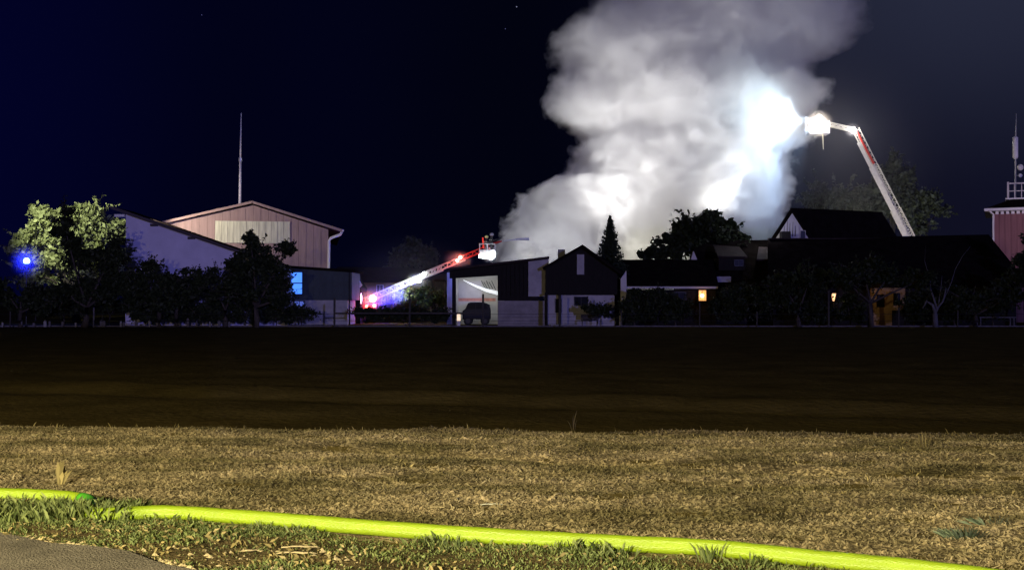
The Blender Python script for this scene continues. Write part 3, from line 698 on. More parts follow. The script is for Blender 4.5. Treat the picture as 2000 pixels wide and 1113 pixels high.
for (a, ya), (c, yc) in (((331, 437.5), (497, 396)), ((497, 396), (668, 449))):
    p, q_ = P(a, ya, Y2), P(c, yc, Y2)
    quad = [Vector((p.x, Y2 - 0.45, p.z)), Vector((q_.x, Y2 - 0.45, q_.z)), Vector((q_.x, Y2 + 23, q_.z)), Vector((p.x, Y2 + 23, p.z))]
    MB().slab(quad, 0.13).build('roof', M['roof_r'], root)
    f = [v + Vector((0, 0, 0.02)) for v in (quad[0] + Vector((0, -0.05, 0)), quad[1] + Vector((0, -0.05, 0)), quad[1] - Vector((0, 0.003, 0)), quad[0] - Vector((0, 0.003, 0)))]
    MB().slab(f, 0.2).build('bargeboard', M['pink'], root)
dp = [P(666, 452, Y2 - 0.3), P(663, 458, Y2 - 0.3), P(645, 465, Y2 - 0.2), P(642, 470, Y2 - 0.15), P(641, 530, Y2 - 0.15)]
dp.append(Vector((dp[-1].x, dp[-1].y, 0.1)))
MB().tube(dp, 0.11, 8).build('downpipe', M['white'], root, smooth=True)
MB().tube([P(668, 450, Y2 - 0.3), P(668, 450, Y2 + 20)], 0.1, 6).build('gutter', M['white'], root)
barn_root.rotation_euler = (0, 0, math.atan(-XX(641, Y2) / Y2) + 0.01)
# mast on the barn roof
mr_ = thing('antenna_mast', 'thin tall pale pole rising above the pink barn roof', 'mast', P(469, 404, Y2 + 2))
pA, pB, pC = P(468.5, 408, Y2 + 2), P(469.5, 312, Y2 + 2), P(471, 221, Y2 + 2)
MB().tube([pA, pB], [0.12, 0.10], 8).build('lower_pole', M['white'], mr_, smooth=True)
MB().tube([pB, pC], [0.075, 0.045], 8).build('upper_pole', M['white'], mr_, smooth=True)
MB().tube([pB - Vector((0, 0, .15)), pB + Vector((0, 0, .15))], 0.15, 8).build('clamp', M['alu'], mr_)

# 3 grey-green annex
Y3 = 83.5
root = thing('annex', 'low flat grey-green annex with bright blue window right of the orchard', 'building', (XX(620, Y3), Y3, 0))
ppoly(root, 'wall', M['greygreen'], [(545, 586), (545, 522), (687, 532), (687, 586)], Y3, 4.5)
pbox(root, 'plinth', M['render_g'], 545, 586.2, 678, 612, Y3 + 0.05, 4.4, ground=True)
ppoly(root, 'roof', M['roof'], [(540, 522), (540, 517), (692, 527), (692, 532)], Y3 - 0.25, 5.0)
MB().tube([P(683, 532, Y3 - 0.1), Vector((XX(683, Y3), Y3 - 0.1, 0.0))], 0.06, 6).build('downpipe', M['dark'], root)
window(root, 566, 530, 592, 576, Y3 - 0.03, M['win_b'], M['dark'], (1, 2), 0.08)
window(root, 574, 587, 596, 600, Y3 - 0.03, lamp_mat('window_dim_blue', (0.06, 0.18, 0.9), 0.35), M['dark'], (2, 1), 0.06)
for i in range(7):   # cladding seams
    x = 600 + i * 12
    box(root, 'cladding_rib', M['greygreen'], XX(x, Y3) - 0.03, XX(x, Y3) + 0.03, Y3 - 0.035, Y3 - 0.002, ZZ(585, Y3), ZZ(535 + (x - 600) * 0.05, Y3))

# 4 distant low house behind the truck
Y4 = 112
root = thing('low_house', 'dim brown low-roofed house far behind the ladder truck', 'house', (XX(740, Y4), Y4, 0))
pbox(root, 'wall', M['ochre'], 655, 546, 850, 600, Y4, 8, ground=True)
MB().slab([P(640, 548, Y4 - 0.6), P(862, 548, Y4 - 0.6), P(845, 524, Y4 + 4.5), P(660, 521, Y4 + 4.5)], 0.2).build('roof', M['roof_b'], root)
MB().slab([P(640, 548, Y4 + 9.5), P(862, 548, Y4 + 9.5), P(845, 524, Y4 + 4.55), P(660, 521, Y4 + 4.55)], 0.2).build('roof', M['roof_b'], root)
for px in (690, 735, 780, 822): window(root, px, 556, px + 14, 574, Y4 - 0.02, M['glass_d'], M['white'], (2, 1), 0.07)
# slanted orange-lit bargeboard (small gable)
Y4b = 88
root = thing('gable_shed', 'small shed whose slanting pale bargeboard glows orange beside the annex', 'shed', (XX(693, Y4b), Y4b, 0))
ppoly(root, 'wall', M['wood_d'], [(640, None), (640, 560), (689, 537), (704, 562), (704, None)], Y4b, 4)
bb = MB().poly([(XX(686, Y4b), ZZ(536, Y4b)), (XX(692, Y4b), ZZ(531, Y4b)), (XX(708, Y4b), ZZ(557, Y4b)), (XX(702, Y4b), ZZ(562, Y4b))], Y4b - 0.2, Y4b - 0.01).build('bargeboard', M['render_w'], root)

# 5 open hall with posts left of shed
Y5 = 96
root = thing('open_hall', 'open-sided hall with flat roof and posts between the ladder and the shed', 'building', (XX(850, Y5), Y5, 0))
ppoly(root, 'roof', M['roof_b'], [(822, 546), (822, 541), (893, 530), (893, 546)], Y5, 8)
for px in (831, 845, 872): box(root, 'post', M['post'], XX(px, Y5) - .12, XX(px, Y5) + .12, Y5 + .2, Y5 + .45, 0, ZZ(545, Y5))
pbox(root, 'back_wall', M['render_g'], 822, 546, 893, 590, Y5 + 7.5, 0.3, ground=True)
# 6 shed with open bay
Y6 = 81.0
root = thing('shed', 'wide shed with thin sloping roof and an open brightly lit bay', 'shed', (XX(970, Y6), Y6, 0))
def r6(px): return 524 - (px - 880) * 0.118
pl, pr = P(874, r6(874), Y6), P(1072, r6(1072), Y6)
MB().slab([Vector((pl.x, Y6 - 0.8, pl.z)), Vector((pr.x, Y6 - 0.8, pr.z)), Vector((pr.x, Y6 + 6, pr.z)), Vector((pl.x, Y6 + 6, pl.z))], 0.16).build('roof', M['roof_b'], root)
ppoly(root, 'lintel', M['wood_d'], [(878, 544), (878, r6(878) + 4), (972, r6(972) + 4), (972, 538)], Y6, 0.2)
ppoly(root, 'corner_post', M['wood_d'], [(883, None), (883, 544), (890, 543), (890, None)], Y6, 0.25)
pbox(root, 'side_panel', M['render_w'], 873, 532, 886, 592, Y6 + 5.2, 0.12, ground=True)
box(root, 'side_wall', M['render_w'], XX(886.5, Y6), XX(889, Y6), Y6 + 0.3, Y6 + 4.98, 0, ZZ(538, Y6))  # partition added to keep the bay light off the side panel
pbox(root, 'back_wall', M['render_w'], 880, 536, 985, 625, Y6 + 5.0, 0.15, ground=True)  # pale wall added as the bay's bright backdrop, in place of haze
pbox(root, 'stripe', mat('pale_red_band', (0.55, 0.25, 0.2), 0.8), 884, 582, 968, 588, Y6 + 4.96, 0.03)
for i in range(7):                                     # dark board cladding
    a, c = 972 + i * 8.5, 972 + (i + 1) * 8.5 - 0.7
    ppoly(root, 'board', M['wood_d'], [(a, 587), (a, r6(a) + 4), (c, r6(c) + 4), (c, 587)], Y6 + (0.02 if i % 2 else 0), 0.12)
pbox(root, 'backing_wall', M['wood_d'], 972, 512, 1032, 587, Y6 + 0.2, 0.1)
pbox(root, 'board_rail', M['wood_d'], 972, 579, 1052, 587, Y6 - 0.06, 0.05)
ppoly(root, 'wall', M['render_g'], [(1032, 578.8), (1032, r6(1032) + 4), (1072, r6(1072) + 4), (1072, 578.8)], Y6 + 0.03, 5.5)
ppoly(root, 'lower_wall', mat('grey_blockwork', (0.24, 0.22, 0.22), 0.9, 0.2, 1.5, 0.2), [(972, None), (972, 587.3), (1072, 587.3), (1072, None)], Y6 + 0.035, 5.5)
light('bay_fill', 'AREA', P(925, 552, Y6 + 1.6), 48, (0.88, 0.94, 1.0), target=P(935, 572, Y6 + 5), size=0.8)  # fill added to brighten the back wall of the bay
box(root, 'bay_glow_box', M['lamp_w'], XX(920, Y6) - .5, XX(920, Y6) + .5, Y6 + 0.5, Y6 + 0.6, ZZ(538, Y6), ZZ(535.5, Y6))  # glowing box added under the lintel to go with the fill
# jet/beam streak across the bay, its brightness put in as emission
b = MB(); b.tube([P(905, 547, Y6 + 4.7), P(925, 557, Y6 + 4.6), P(950, 567, Y6 + 4.5), P(974, 573, Y6 + 4.4)], [0.03, 0.08, 0.13, 0.16], 8)
tag(b.build('jet_streak', lamp_mat('streak_glow', (0.9, 0.96, 1), 0.75), smooth=True), 'long white glowing streak slanting across the lit shed bay', 'lamp')
b = MB()
for i in range(5): b.tube([P(940 + i * 5, 548 + (i % 2) * 3, Y6 + 4.5), P(948 + i * 5, 563 + (i * 2 % 5), Y6 + 4.5)], 0.025, 4)
tag(b.build('tool_rack', M['greygreen']), 'thin tools hanging on the pale back wall of the shed bay', 'tools')
# vehicle in the bay
def car_side(name, label, px0, px1, pyb, pyt, Y, m, cat='car'):
    x0, x1 = XX(px0, Y), XX(px1, Y); L = x1 - x0; H = ZZ(pyt, Y)
    root = thing(name, label, cat, ((x0 + x1) / 2, Y, 0))
    prof = [(0, .25), (0.0, .62), (.10, .70), (.20, .96), (.30, 1.0), (.72, 1.0), (.86, .95), (.97, .88), (1, .6), (1, .25)]
    MB().poly([(x0 + a * L, H * c) for a, c in prof], Y, Y + 1.7).build('body', m, root, bevel=0.06)
    MB().poly([(x0 + a * L, H * c) for a, c in ((.14, .70), (.225, .92), (.46, .93), (.46, .70))], Y - 0.012, Y - 0.004).build('side_window', M['glass_d'], root)
    MB().poly([(x0 + a * L, H * c) for a, c in ((.49, .70), (.49, .93), (.82, .92), (.90, .70))], Y - 0.012, Y - 0.004).build('side_window', M['glass_d'], root)
    for a in (.2, .8):
        for yy in (Y + .02, Y + 1.48):
            cx_ = x0 + a * L; b = MB(); b.tube([(cx_, yy, .33), (cx_, yy + .2, .33)], .33, 16); w = b.build('wheel', M['rubber'], root)
            b = MB(); b.tube([(cx_, yy - .01, .33), (cx_, yy + .05, .33)], .18, 12); b.build('rim', M['dark'], w)
    return root
car_side('parked_van', 'dark van parked inside the lit shed bay', 903, 958, 625, 590, Y6 + 1.5, M['car'], 'van')
bx = thing('glowing_barrel', 'squat warm barrel at the left foot of the shed bay, glow put into its colour', 'lamp', (XX(896, 80.3), 80.3, 0))
MB().tube([(XX(896, 80.3), 80.3, 0), (XX(896, 80.3), 80.3, 0.35)], 0.12, 10).build('base', M['white'], bx)
MB().tube([(XX(896, 80.3), 80.3, 0.36), (XX(896, 80.3), 80.3, 0.95)], [0.14, 0.12], 10).build('lens', lamp_mat('barrel_glow', (1, .72, .48), 1.1), bx, smooth=True)  # upper barrel, its warm glow put in as emission
# blue flash light behind the hall post
light('blue_flash_light', 'POINT', P(878, 548, Y6 + 3.6), 60, (0.06, 0.12, 1.0), size=0.15)

# 7 gabled house
Y7 = 80.0
root = thing('gabled_house', 'dark boarded gable house with white lower wall beside the spruce', 'house', (XX(1125, Y7), Y7, 0))
ppoly(root, 'gable_boards', M['wood_d'], [(1066, 576), (1066, 520), (1132, 484), (1142, 484), (1206, 528), (1206, 576)], Y7, 9)
ppoly(root, 'wall', mat('house_white', (0.38, 0.36, 0.37), 0.9, 0.15, 1.2, 0.2, detail=7), [(1070, None), (1070, 576.3), (1200, 576.3), (1200, None)], Y7 + 0.25, 8.5)
for (a, ya), (c, yc) in (((1060, 522), (1137, 478)), ((1137, 478), (1214, 532))):
    p, q_ = P(a, ya, Y7), P(c, yc, Y7)
    MB().slab([Vector((p.x, Y7 - 0.5, p.z)), Vector((q_.x, Y7 - 0.5, q_.z)), Vector((q_.x, Y7 + 9.6, q_.z)), Vector((p.x, Y7 + 9.6, p.z))], 0.2).build('roof', M['roof'], root)
pbox(root, 'pale_board', M['render_g'], 1127, 497, 1141, 536, Y7 - 0.05, 0.045)
window(root, 1121, 579, 1149, 597, Y7 + 0.24, M['glass_d'], M['dark'], (2, 1), 0.05)
window(root, 1083, 582, 1098, 612, Y7 + 0.24, M['glass_d'], M['render_g'], (1, 1), 0.05)
pbox(root, 'chimney', M['concrete'], 1090, 487, 1104, 506, Y7 + 4, 0.7)
for px in (1066.5, 1093): box(root, 'porch_post', M['wood_d'], XX(px, Y7) - .1, XX(px, Y7) + .1, Y7 - .3, Y7 - .1, 0, ZZ(572, Y7))
box(root, 'step', M['concrete'], XX(1075, Y7), XX(1130, Y7), Y7 - 0.9, Y7 + 0.2, 0, 0.12)
root = thing('garden_bench', 'dark bench against the white lower wall of the gabled house', 'bench', (XX(1150, 78.9), 78.9, 0))
bx0, bx1 = XX(1135, 78.9), XX(1168, 78.9)
box(root, 'seat', M['post'], bx0, bx1, 78.7, 79.1, .42, .47); box(root, 'backrest', M['post'], bx0, bx1, 79.1, 79.14, .5, .85)
for x in (bx0 + .05, bx1 - .1):
    for y in (78.72, 79.04): box(root, 'leg', M['post'], x, x + .05, y, y + .05, 0, .418)

# 8 low house with black roof and white band
Y8 = 82.0
root = thing('low_white_house', 'low house with black roof, white eave band and white gable end', 'house', (XX(1300, Y8), Y8, 0))
MB().slab([P(1218, 557, Y8 - 0.5), P(1404, 557, Y8 - 0.5), P(1392, 507, Y8 + 4), P(1209, 507, Y8 + 4)], 0.18).build('roof', M['roof'], root)
MB().slab([P(1218, 557, Y8 + 8.5), P(1404, 557, Y8 + 8.5), P(1392, 507, Y8 + 4.06), P(1209, 507, Y8 + 4.06)], 0.18).build('roof', M['roof'], root)
MB().box(XX(1222, Y8), XX(1400, Y8), Y8 - 0.5, Y8 - 0.30, ZZ(563.5, Y8 - .5), ZZ(559.5, Y8 - .5)).build('eave_band', M['render_w'], root)
pbox(root, 'wall', M['wood_d'], 1222, 566, 1398, 625, Y8, 7.8, ground=True)
x0 = XX(1210, Y8); x1 = XX(1221, Y8)
MB().poly([(x0, 0.9), (x0, ZZ(545, Y8)), (x1, ZZ(529, Y8)), (x1 + .02, ZZ(560, Y8)), (x0 + 0.32, ZZ(604, Y8)), (x0 + .2, 0.9)], Y8 - 0.9, Y8 - 0.6).build('gable_wall', M['render_w'], root)
pbox(root, 'gable_foot', M['render_w'], 1210, 600, 1215, 625, Y8 - 0.9, 0.3, ground=True)
for (a, c) in ((1232, 1248), (1262, 1296), (1312, 1340)): window(root, a, 570, c, 592, Y8 - 0.01, M['glass_d'], M['dark'], (2, 1), 0.05)
lamp8 = P(1371, 577, Y8 - 0.3)
w = window(root, 1364, 566, 1380, 588, Y8 - 0.25, mat('porch_glow', (0.8, 0.5, 0.25), 0.6, 0.2, 2, emis=(1.0, 0.50, 0.16), estr=0.5), M['wood_d'], (1, 1), 0.03)
lt = thing('wall_lamp', 'bright round orange lamp glowing in the lit window under the white eave', 'lamp', lamp8)
MB().ball(lamp8 + Vector((0, -.1, -.02)), 0.13).build('bulb', lamp_mat('porch_bulb', (1.0, 0.75, 0.45), 8), lt, smooth=True)
MB().tube([lamp8 + Vector((0, -.1, .12)), lamp8 + Vector((0, -.1, .34))], 0.02, 6).build('bracket', M['dark'], lt)
light('porch_light', 'POINT', lamp8 + Vector((0, -0.35, 0)), 10, (1.0, 0.5, 0.2), size=0.1)

# 9 house roofs right of it (dormer house)
Y9 = 86.0
root = thing('dormer_house', 'dark tiled house with a wide dormer between the round tree and the white gable', 'house', (XX(1450, Y9), Y9, 0))
MB().slab([P(1330, 545, Y9 - 1), P(1560, 545, Y9 - 1), P(1540, 468, Y9 + 4), P(1362, 470, Y9 + 4)], 0.2).build('roof', M['roof'], root)
MB().slab([P(1330, 545, Y9 + 9), P(1560, 545, Y9 + 9), P(1540, 468, Y9 + 4.06), P(1362, 470, Y9 + 4.06)], 0.2).build('roof', M['roof'], root)
pbox(root, 'wall', M['wood_d'], 1345, 547, 1550, 625, Y9, 8, ground=True)
MB().slab([P(1402, 500, Y9 - 0.9), P(1460, 501, Y9 - 0.9), P(1444, 482, Y9 + 2.2), P(1392, 478, Y9 + 2.2)], 0.12).build('dormer_roof', M['roof_b'], root)
pbox(root, 'dormer_wall', M['wood_d'], 1404, 503, 1456, 528, Y9 - 0.6, 2.0)
window(root, 1434, 507, 1452, 520, Y9 - 0.62, M['glass_d'], M['dark'], (2, 1), 0.05)
ppoly(root, 'small_gable', M['render_w'], [(1350, 507), (1355, 490), (1362, 507)], Y9 - 1.2, 0.4)
MB().slab([P(1478, 506, Y9 - 1.0), P(1540, 506, Y9 - 1.0), P(1530, 484, Y9 + 1.6), P(1482, 482, Y9 + 1.6)], 0.12).build('dormer_roof', M['roof_b'], root)
pbox(root, 'eave_boards', M['render_g'], 1385, 540, 1428, 551, Y9 - 1.3, 0.2)

# 10 steep white gable house
Y10 = 90.0
root = thing('steep_house', 'steep black-roofed house with white triangular gable under the smoke', 'house', (XX(1620, Y10), Y10, 0))
ppoly(root, 'gable_wall', M['render_w'], [(1507, None), (1507, 471), (1545, 412), (1583, 471), (1583, None)], Y10, 0.3)
A = P(1545, 406, Y10 - 0.05); B = P(1722, 414, Y10 + 9)
# ridge recedes to the right and back; near slope faces the camera
D10 = P(1722, 414, Y10 + 6) - A
for e0 in (P(1588, 475, Y10 - 0.05), P(1500, 475, Y10 - 0.05)):
    MB().slab([e0, A, A + D10, e0 + D10], 0.16).build('roof', M['roof'], root)
light('gable_fill', 'POINT', P(1490, 445, 87.4), 150, (0.85, 0.86, 1.0), size=.1)  # fill added to brighten the white gable
ppoly(root, 'wall', M['render_g'], [(1586, None), (1586, 478), (1750, 478), (1750, None)], Y10 + 1.2, 5)
pbox(root, 'chimney', M['wood_d'], 1527, 452, 1545, 500, Y10 - 1.6, 0.7)
for (px, t) in ((1569, 0),): window(root, 1563, 450, 1574, 468, Y10 - 0.01, M['glass_d'], M['render_g'], (1, 1), 0.05)
b = MB()
for i, (x, yt) in enumerate(((1531, 440), (1537, 430), (1542, 436), (1548, 433), (1553, 441))): b.tube([P(x, 462, Y10 - 0.9), P(x + 1, yt, Y10 - 0.9)], [0.04, 0.015], 4)
tag(b.build('bare_shrub', M['bark']), 'thin bare twigs rising in front of the white gable', 'shrub')

# 11 long house, big dark hipped roof
Y11 = 82.0
root = thing('long_house', 'long dark farmhouse with huge black hipped roof at the right', 'farmhouse', (XX(1740, Y11), Y11, 0))
MB().slab([P(1500, 556, Y11 - 0.8), P(2000, 556, Y11 - 0.8), P(1931, 458, Y11 + 5), P(1500, 467, Y11 + 5)], 0.22).build('roof', M['roof'], root)
MB().slab([P(1500, 556, Y11 + 12), P(2010, 556, Y11 + 12), P(1931, 458, Y11 + 5.06), P(1500, 467, Y11 + 5.06)], 0.22).build('roof', M['roof'], root)
q = [P(2000, 556, Y11 - 0.8), P(2010, 556, Y11 + 12), P(1931, 458, Y11 + 5)]
b = MB(); v = [b.bm.verts.new(p + Vector((0, 0, -0.01))) for p in q]; v2 = [b.bm.verts.new(p + Vector((0, 0, -0.25))) for p in q]
b.bm.faces.new(v); b.bm.faces.new(v2[::-1])
for i in range(3): b.bm.faces.new([v[i], v2[i], v2[(i + 1) % 3], v[(i + 1) % 3]])
b.build('hip_roof', M['roof'], root)
pbox(root, 'wall', M['wood_d'], 1510, 558, 1985, 625, Y11, 11, ground=True)
pbox(root, 'ridge_cap', M['roof_b'], 1502, 465.0, 1762, 467.2, Y11 + 4.8, 0.4)
# ochre lit facade with opening
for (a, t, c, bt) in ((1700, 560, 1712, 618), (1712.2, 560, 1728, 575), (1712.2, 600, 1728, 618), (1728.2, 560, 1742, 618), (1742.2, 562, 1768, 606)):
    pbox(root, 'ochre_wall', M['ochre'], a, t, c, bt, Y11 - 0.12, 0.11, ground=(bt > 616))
for (a, c) in ((1745, 1758),): window(root, a, 572, c, 592, Y11 - 0.13, M['glass_d'], M['wood_d'], (2, 1), 0.05)
window(root, 1713, 576, 1727, 599, Y11 - 0.06, M['glass_d'], M['wood_d'], (1, 1), 0.05)
light('ochre_wall_lamp', 'POINT', P(1722, 556, Y11 - 1.4), 8, (1.0, 0.58, 0.22), size=0.08)
l2 = P(1628, 580, Y11 - 1.2)
lt = thing('porch_lantern', 'glowing orange lantern with tapered lens near the right house porch', 'lamp', (l2.x, l2.y, 0))
MB().tube([(l2.x, l2.y, ZZ(588, l2.y)), (l2.x, l2.y, ZZ(573, l2.y))], [0.06, 0.19], 8).build('lens', lamp_mat('lantern_glow', (1.0, 0.52, 0.25), 1.3), lt, smooth=True)
MB().tube([(l2.x, l2.y, ZZ(573, l2.y)), (l2.x, l2.y, ZZ(570, l2.y))], [0.21, 0.05], 8).build('cap', M['dark'], lt)
MB().tube([(l2.x, l2.y, 0), (l2.x, l2.y, ZZ(588, l2.y))], 0.035, 6).build('pole', M['dark'], lt)
l3 = P(1648.5, 585, Y11 - 0.4)
tag(MB().box(l3.x - .05, l3.x + .05, l3.y, l3.y + .08, l3.z - .16, l3.z + .16).build('door_lamp', lamp_mat('door_lamp_glow', (.6, .6, .15), .5)), 'tiny dim yellow lamp right of the orange lantern', 'lamp')
light('lantern_light', 'POINT', l2 + Vector((0, -0.4, 0)), 8, (1.0, 0.5, 0.2), size=0.1)
b = MB(); tx = XX(1945, 78)
pt = thing('garden_table', 'pale violet-lit low garden table at the far right field edge', 'table', (XX(1945, 78), 78, 0))
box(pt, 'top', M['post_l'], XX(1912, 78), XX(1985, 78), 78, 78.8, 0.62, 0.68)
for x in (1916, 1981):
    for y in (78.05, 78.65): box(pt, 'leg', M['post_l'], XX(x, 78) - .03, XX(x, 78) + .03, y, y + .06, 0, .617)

# 12 tower with red boards
Y12 = 96.0
root = thing('red_tower', 'red boarded tower house with white eaves and rooftop platform at right edge', 'tower', (XX(1941, Y12), Y12, 0)); tower_root = root
x0, x1 = XX(1941, Y12), XX(2110, Y12)
box(root, 'wall', M['wood_d'], x0 + .05, x1 - .05, Y12 + .06, Y12 + 7.5, 0, ZZ(414, Y12))
n = 16
for i in range(n):
    a = x0 + (x1 - x0) * i / n; c = x0 + (x1 - x0) * (i + 1) / n - 0.02
    box(root, 'board', M['redboards'], a, c, Y12 + (0.0 if i % 2 else .02), Y12 + .058, 0, ZZ(417, Y12))
box(root, 'eave', M['white'], XX(1925, Y12), XX(2126, Y12), Y12 - 0.7, Y12 + 8.2, ZZ(413, Y12), ZZ(408, Y12))
for i in range(18):
    x = XX(1945, Y12) + i * 0.42; box(root, 'dentil', M['white'], x, x + .26, Y12 - 0.1, Y12 - 0.003, ZZ(419, Y12), ZZ(413.3, Y12))
za, zb = ZZ(407.5, Y12), ZZ(388, Y12)
b = MB()
b.hexa([(XX(1928, Y12), Y12 - .6, za), (XX(2122, Y12), Y12 - .6, za), (XX(2122, Y12), Y12 + 8, za), (XX(1928, Y12), Y12 + 8, za),
        (XX(1972, Y12), Y12 + 1.6, zb), (XX(2078, Y12), Y12 + 1.6, zb), (XX(2078, Y12), Y12 + 5.8, zb), (XX(1972, Y12), Y12 + 5.8, zb)])
b.build('roof', M['roof'], root)
MB().tube([P(1936, 412, Y12 - .3), P(1941, 419, Y12 - .1), P(1941, 470, Y12 - .1), Vector((XX(1941, Y12), Y12 - .1, .1))], 0.09, 7).build('downpipe', M['white'], root)
box(root, 'platform', M['white'], XX(1963, Y12), XX(2085, Y12), Y12 + 1.4, Y12 + 6, zb + .003, zb + .12)
rb = MB(); xr0, xr1 = XX(1966, Y12), XX(2080, Y12); zr = ZZ(358, Y12)
rb.box(xr0, xr1, Y12 + 1.5, Y12 + 1.58, zr, zr + .12)
rb.box(xr0, xr1, Y12 + 1.5, Y12 + 1.56, zr - .65, zr - .58)
rb.build('top_rail', M['render_w'], root)
for i in range(10):
    x = xr0 + (xr1 - xr0) * i / 9; wv = .16 if i in (0, 9) else .07
    box(root, 'baluster', M['render_w'], x, x + wv, Y12 + 1.48, Y12 + 1.61, zb + .12, zr + (0.2 if i in (0, 3, 6, 9) else -.002))
tower_root.rotation_euler = (0, 0, -math.atan(XX(1941, Y12) / Y12) - 0.01)
am = thing('radio_mast', 'slim radio mast with white panel antenna and dishes on the red tower', 'mast', (XX(1984, Y12 + 3), Y12 + 3, zb + .12))
MB().tube([(XX(1984, Y12 + 3), Y12 + 3, zb + .12), P(1984, 262, Y12 + 3), P(1985, 222, Y12 + 3)], [.09, .06, .015], 7).build('pole', M['alu'], am)
MB().tube([P(1983, 311, Y12 + 2.9), P(1983, 308, Y12 + 2.9), P(1983, 269, Y12 + 2.9), P(1983, 267, Y12 + 2.9)], [.12, .24, .24, .12], 10).build('panel_antenna', M['white'], am, smooth=True)
MB().ball(P(1993, 327, Y12 + 2.8), .30, (1, .4, 1)).build('dish', M['ladder_w'], am, smooth=True)
MB().ball(P(1993, 343, Y12 + 2.8), .18, (1, .4, 1)).build('dish', M['white'], am, smooth=True)
for py in (327, 343): MB().tube([P(1984, py, Y12 + 3), P(1993, py, Y12 + 2.9)], .03, 5).build('bracket', M['alu'], am)
light('tower_fill_low', 'SPOT', P(1900, 560, 88) + Vector((0, 2, 0)), 0.1, (1, .8, .9), target=P(1985, 430, Y12), size=.3, cone=40)  # very faint second fill added for the tower

# ------------------------------------------------------------------ local fills added for facades and the left tree
light('barn_fill', 'SPOT', P(285, 405, 83.0), 2600, (1.0, 0.84, 0.74), target=P(560, 470, Y2), size=0.1, cone=105, blend=0.5)  # fill added above the pale house roof to light the barn boards
light('left_tree_fill', 'SPOT', P(-40, 310, 82), 26000, (0.92, 0.95, 0.62), target=P(140, 435, 96), size=0.2, cone=44, blend=0.6)  # fill added to light the leaves of the far left tree
light('tower_fill', 'SPOT', P(2150, 420, 84), 1500, (1.0, 0.78, 0.85), target=P(1990, 400, Y12), size=0.2, cone=70, blend=0.6)  # warm fill added for the tower boards

# ------------------------------------------------------------------ fence
root = thing('field_fence', 'dark wooden post and wire fence along the far field edge', 'fence', (0, 76, 0))
for px, pt in ((20, 605), (183, 600), (345, 602), (500, 606), (653, 582), (800, 572), (943, 574), (1093, 577), (1366, 590), (1478, 608), (1618, 568), (1755, 600), (1870, 606), (1213, 606)):
    y = 76.2
    b = MB(); b.tube([(XX(px, y), y, 0), (XX(px + .5, y), y, ZZ(pt, y))], [.075 if pt < 590 else .05] * 2, 7)
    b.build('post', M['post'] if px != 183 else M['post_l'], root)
for h in (0.45, 0.9): MB().tube([(XX(-30, 76.2), 76.1, h), (XX(2030, 76.2), 76.1, h)], 0.012, 4).build('wire', M['dark'], root)
box(root, 'rail', M['post'], XX(653, 76.2), XX(943, 76.2), 76.12, 76.17, 0.92, 1.02)
# low wall / grass strip at the field's far end
root = tag(MB().box(XX(-60, 78), XX(2060, 78), 77.4, 77.5, 0, 0.08).build('edging_kerb', M['post_l']), 'low pale concrete edging along the far end of the field', 'kerb')
hb = random.Random(4)
for i, px in enumerate((5, 42, 66, 88, 97, 122, 148, 198, 203, 236, 242, 266, 292, 367, 384, 410, 428, 448)):
    y = 77.0; hh = hb.uniform(.28, .5) * (1.5 if px in (42, 198, 367) else 1)
    b = MB(); w_ = hb.uniform(.05, .11); cx_ = XX(px, y)
    b.poly([(cx_ - w_, 0), (cx_ - w_, hh * .85), (cx_, hh), (cx_ + w_, hh * .85), (cx_ + w_, 0)], y, y + .06)
    tag(b.build('marker_stake', M['post_l'] if i % 3 else M['concrete']), 'short pale stake standing under the orchard trees', 'stake', 'short pale stakes under the orchard trees')

# ------------------------------------------------------------------ ladder trucks
def truss(root, name, m, p0, p1, w, d, r=0.035, bay=0.55, rungs=True, side=Vector((0, 1, 0))):
    p0, p1 = Vector(p0), Vector(p1); ax = (p1 - p0); L = ax.length; ax.normalize()
    sd = side - side.dot(ax) * ax; sd.normalize(); up = ax.cross(sd); 
    if up.z < 0: up = -up
    b = MB(); n = max(2, int(L / bay))
    c = lambda t, s, u: p0 + ax * (t * L) + sd * (s * w / 2) + up * (u * d)
    for s in (-1, 1):
        for u, rr in ((0, r * 1.5), (1, r)): b.tube([c(0, s, u), c(1, s, u)], rr, 5)
        for i in range(n):
            b.tube([c(i / n, s, 0), c((i + .5) / n, s, 1)], r * .7, 4, cap=False); b.tube([c((i + .5) / n, s, 1), c((i + 1) / n, s, 0)], r * .7, 4, cap=False)
    if rungs:
        for i in range(n * 2): b.tube([c((i + .5) / n / 2, -1, 0), c((i + .5) / n / 2, 1, 0)], r * .6, 4, cap=False)
    return b.build(name, m, root)
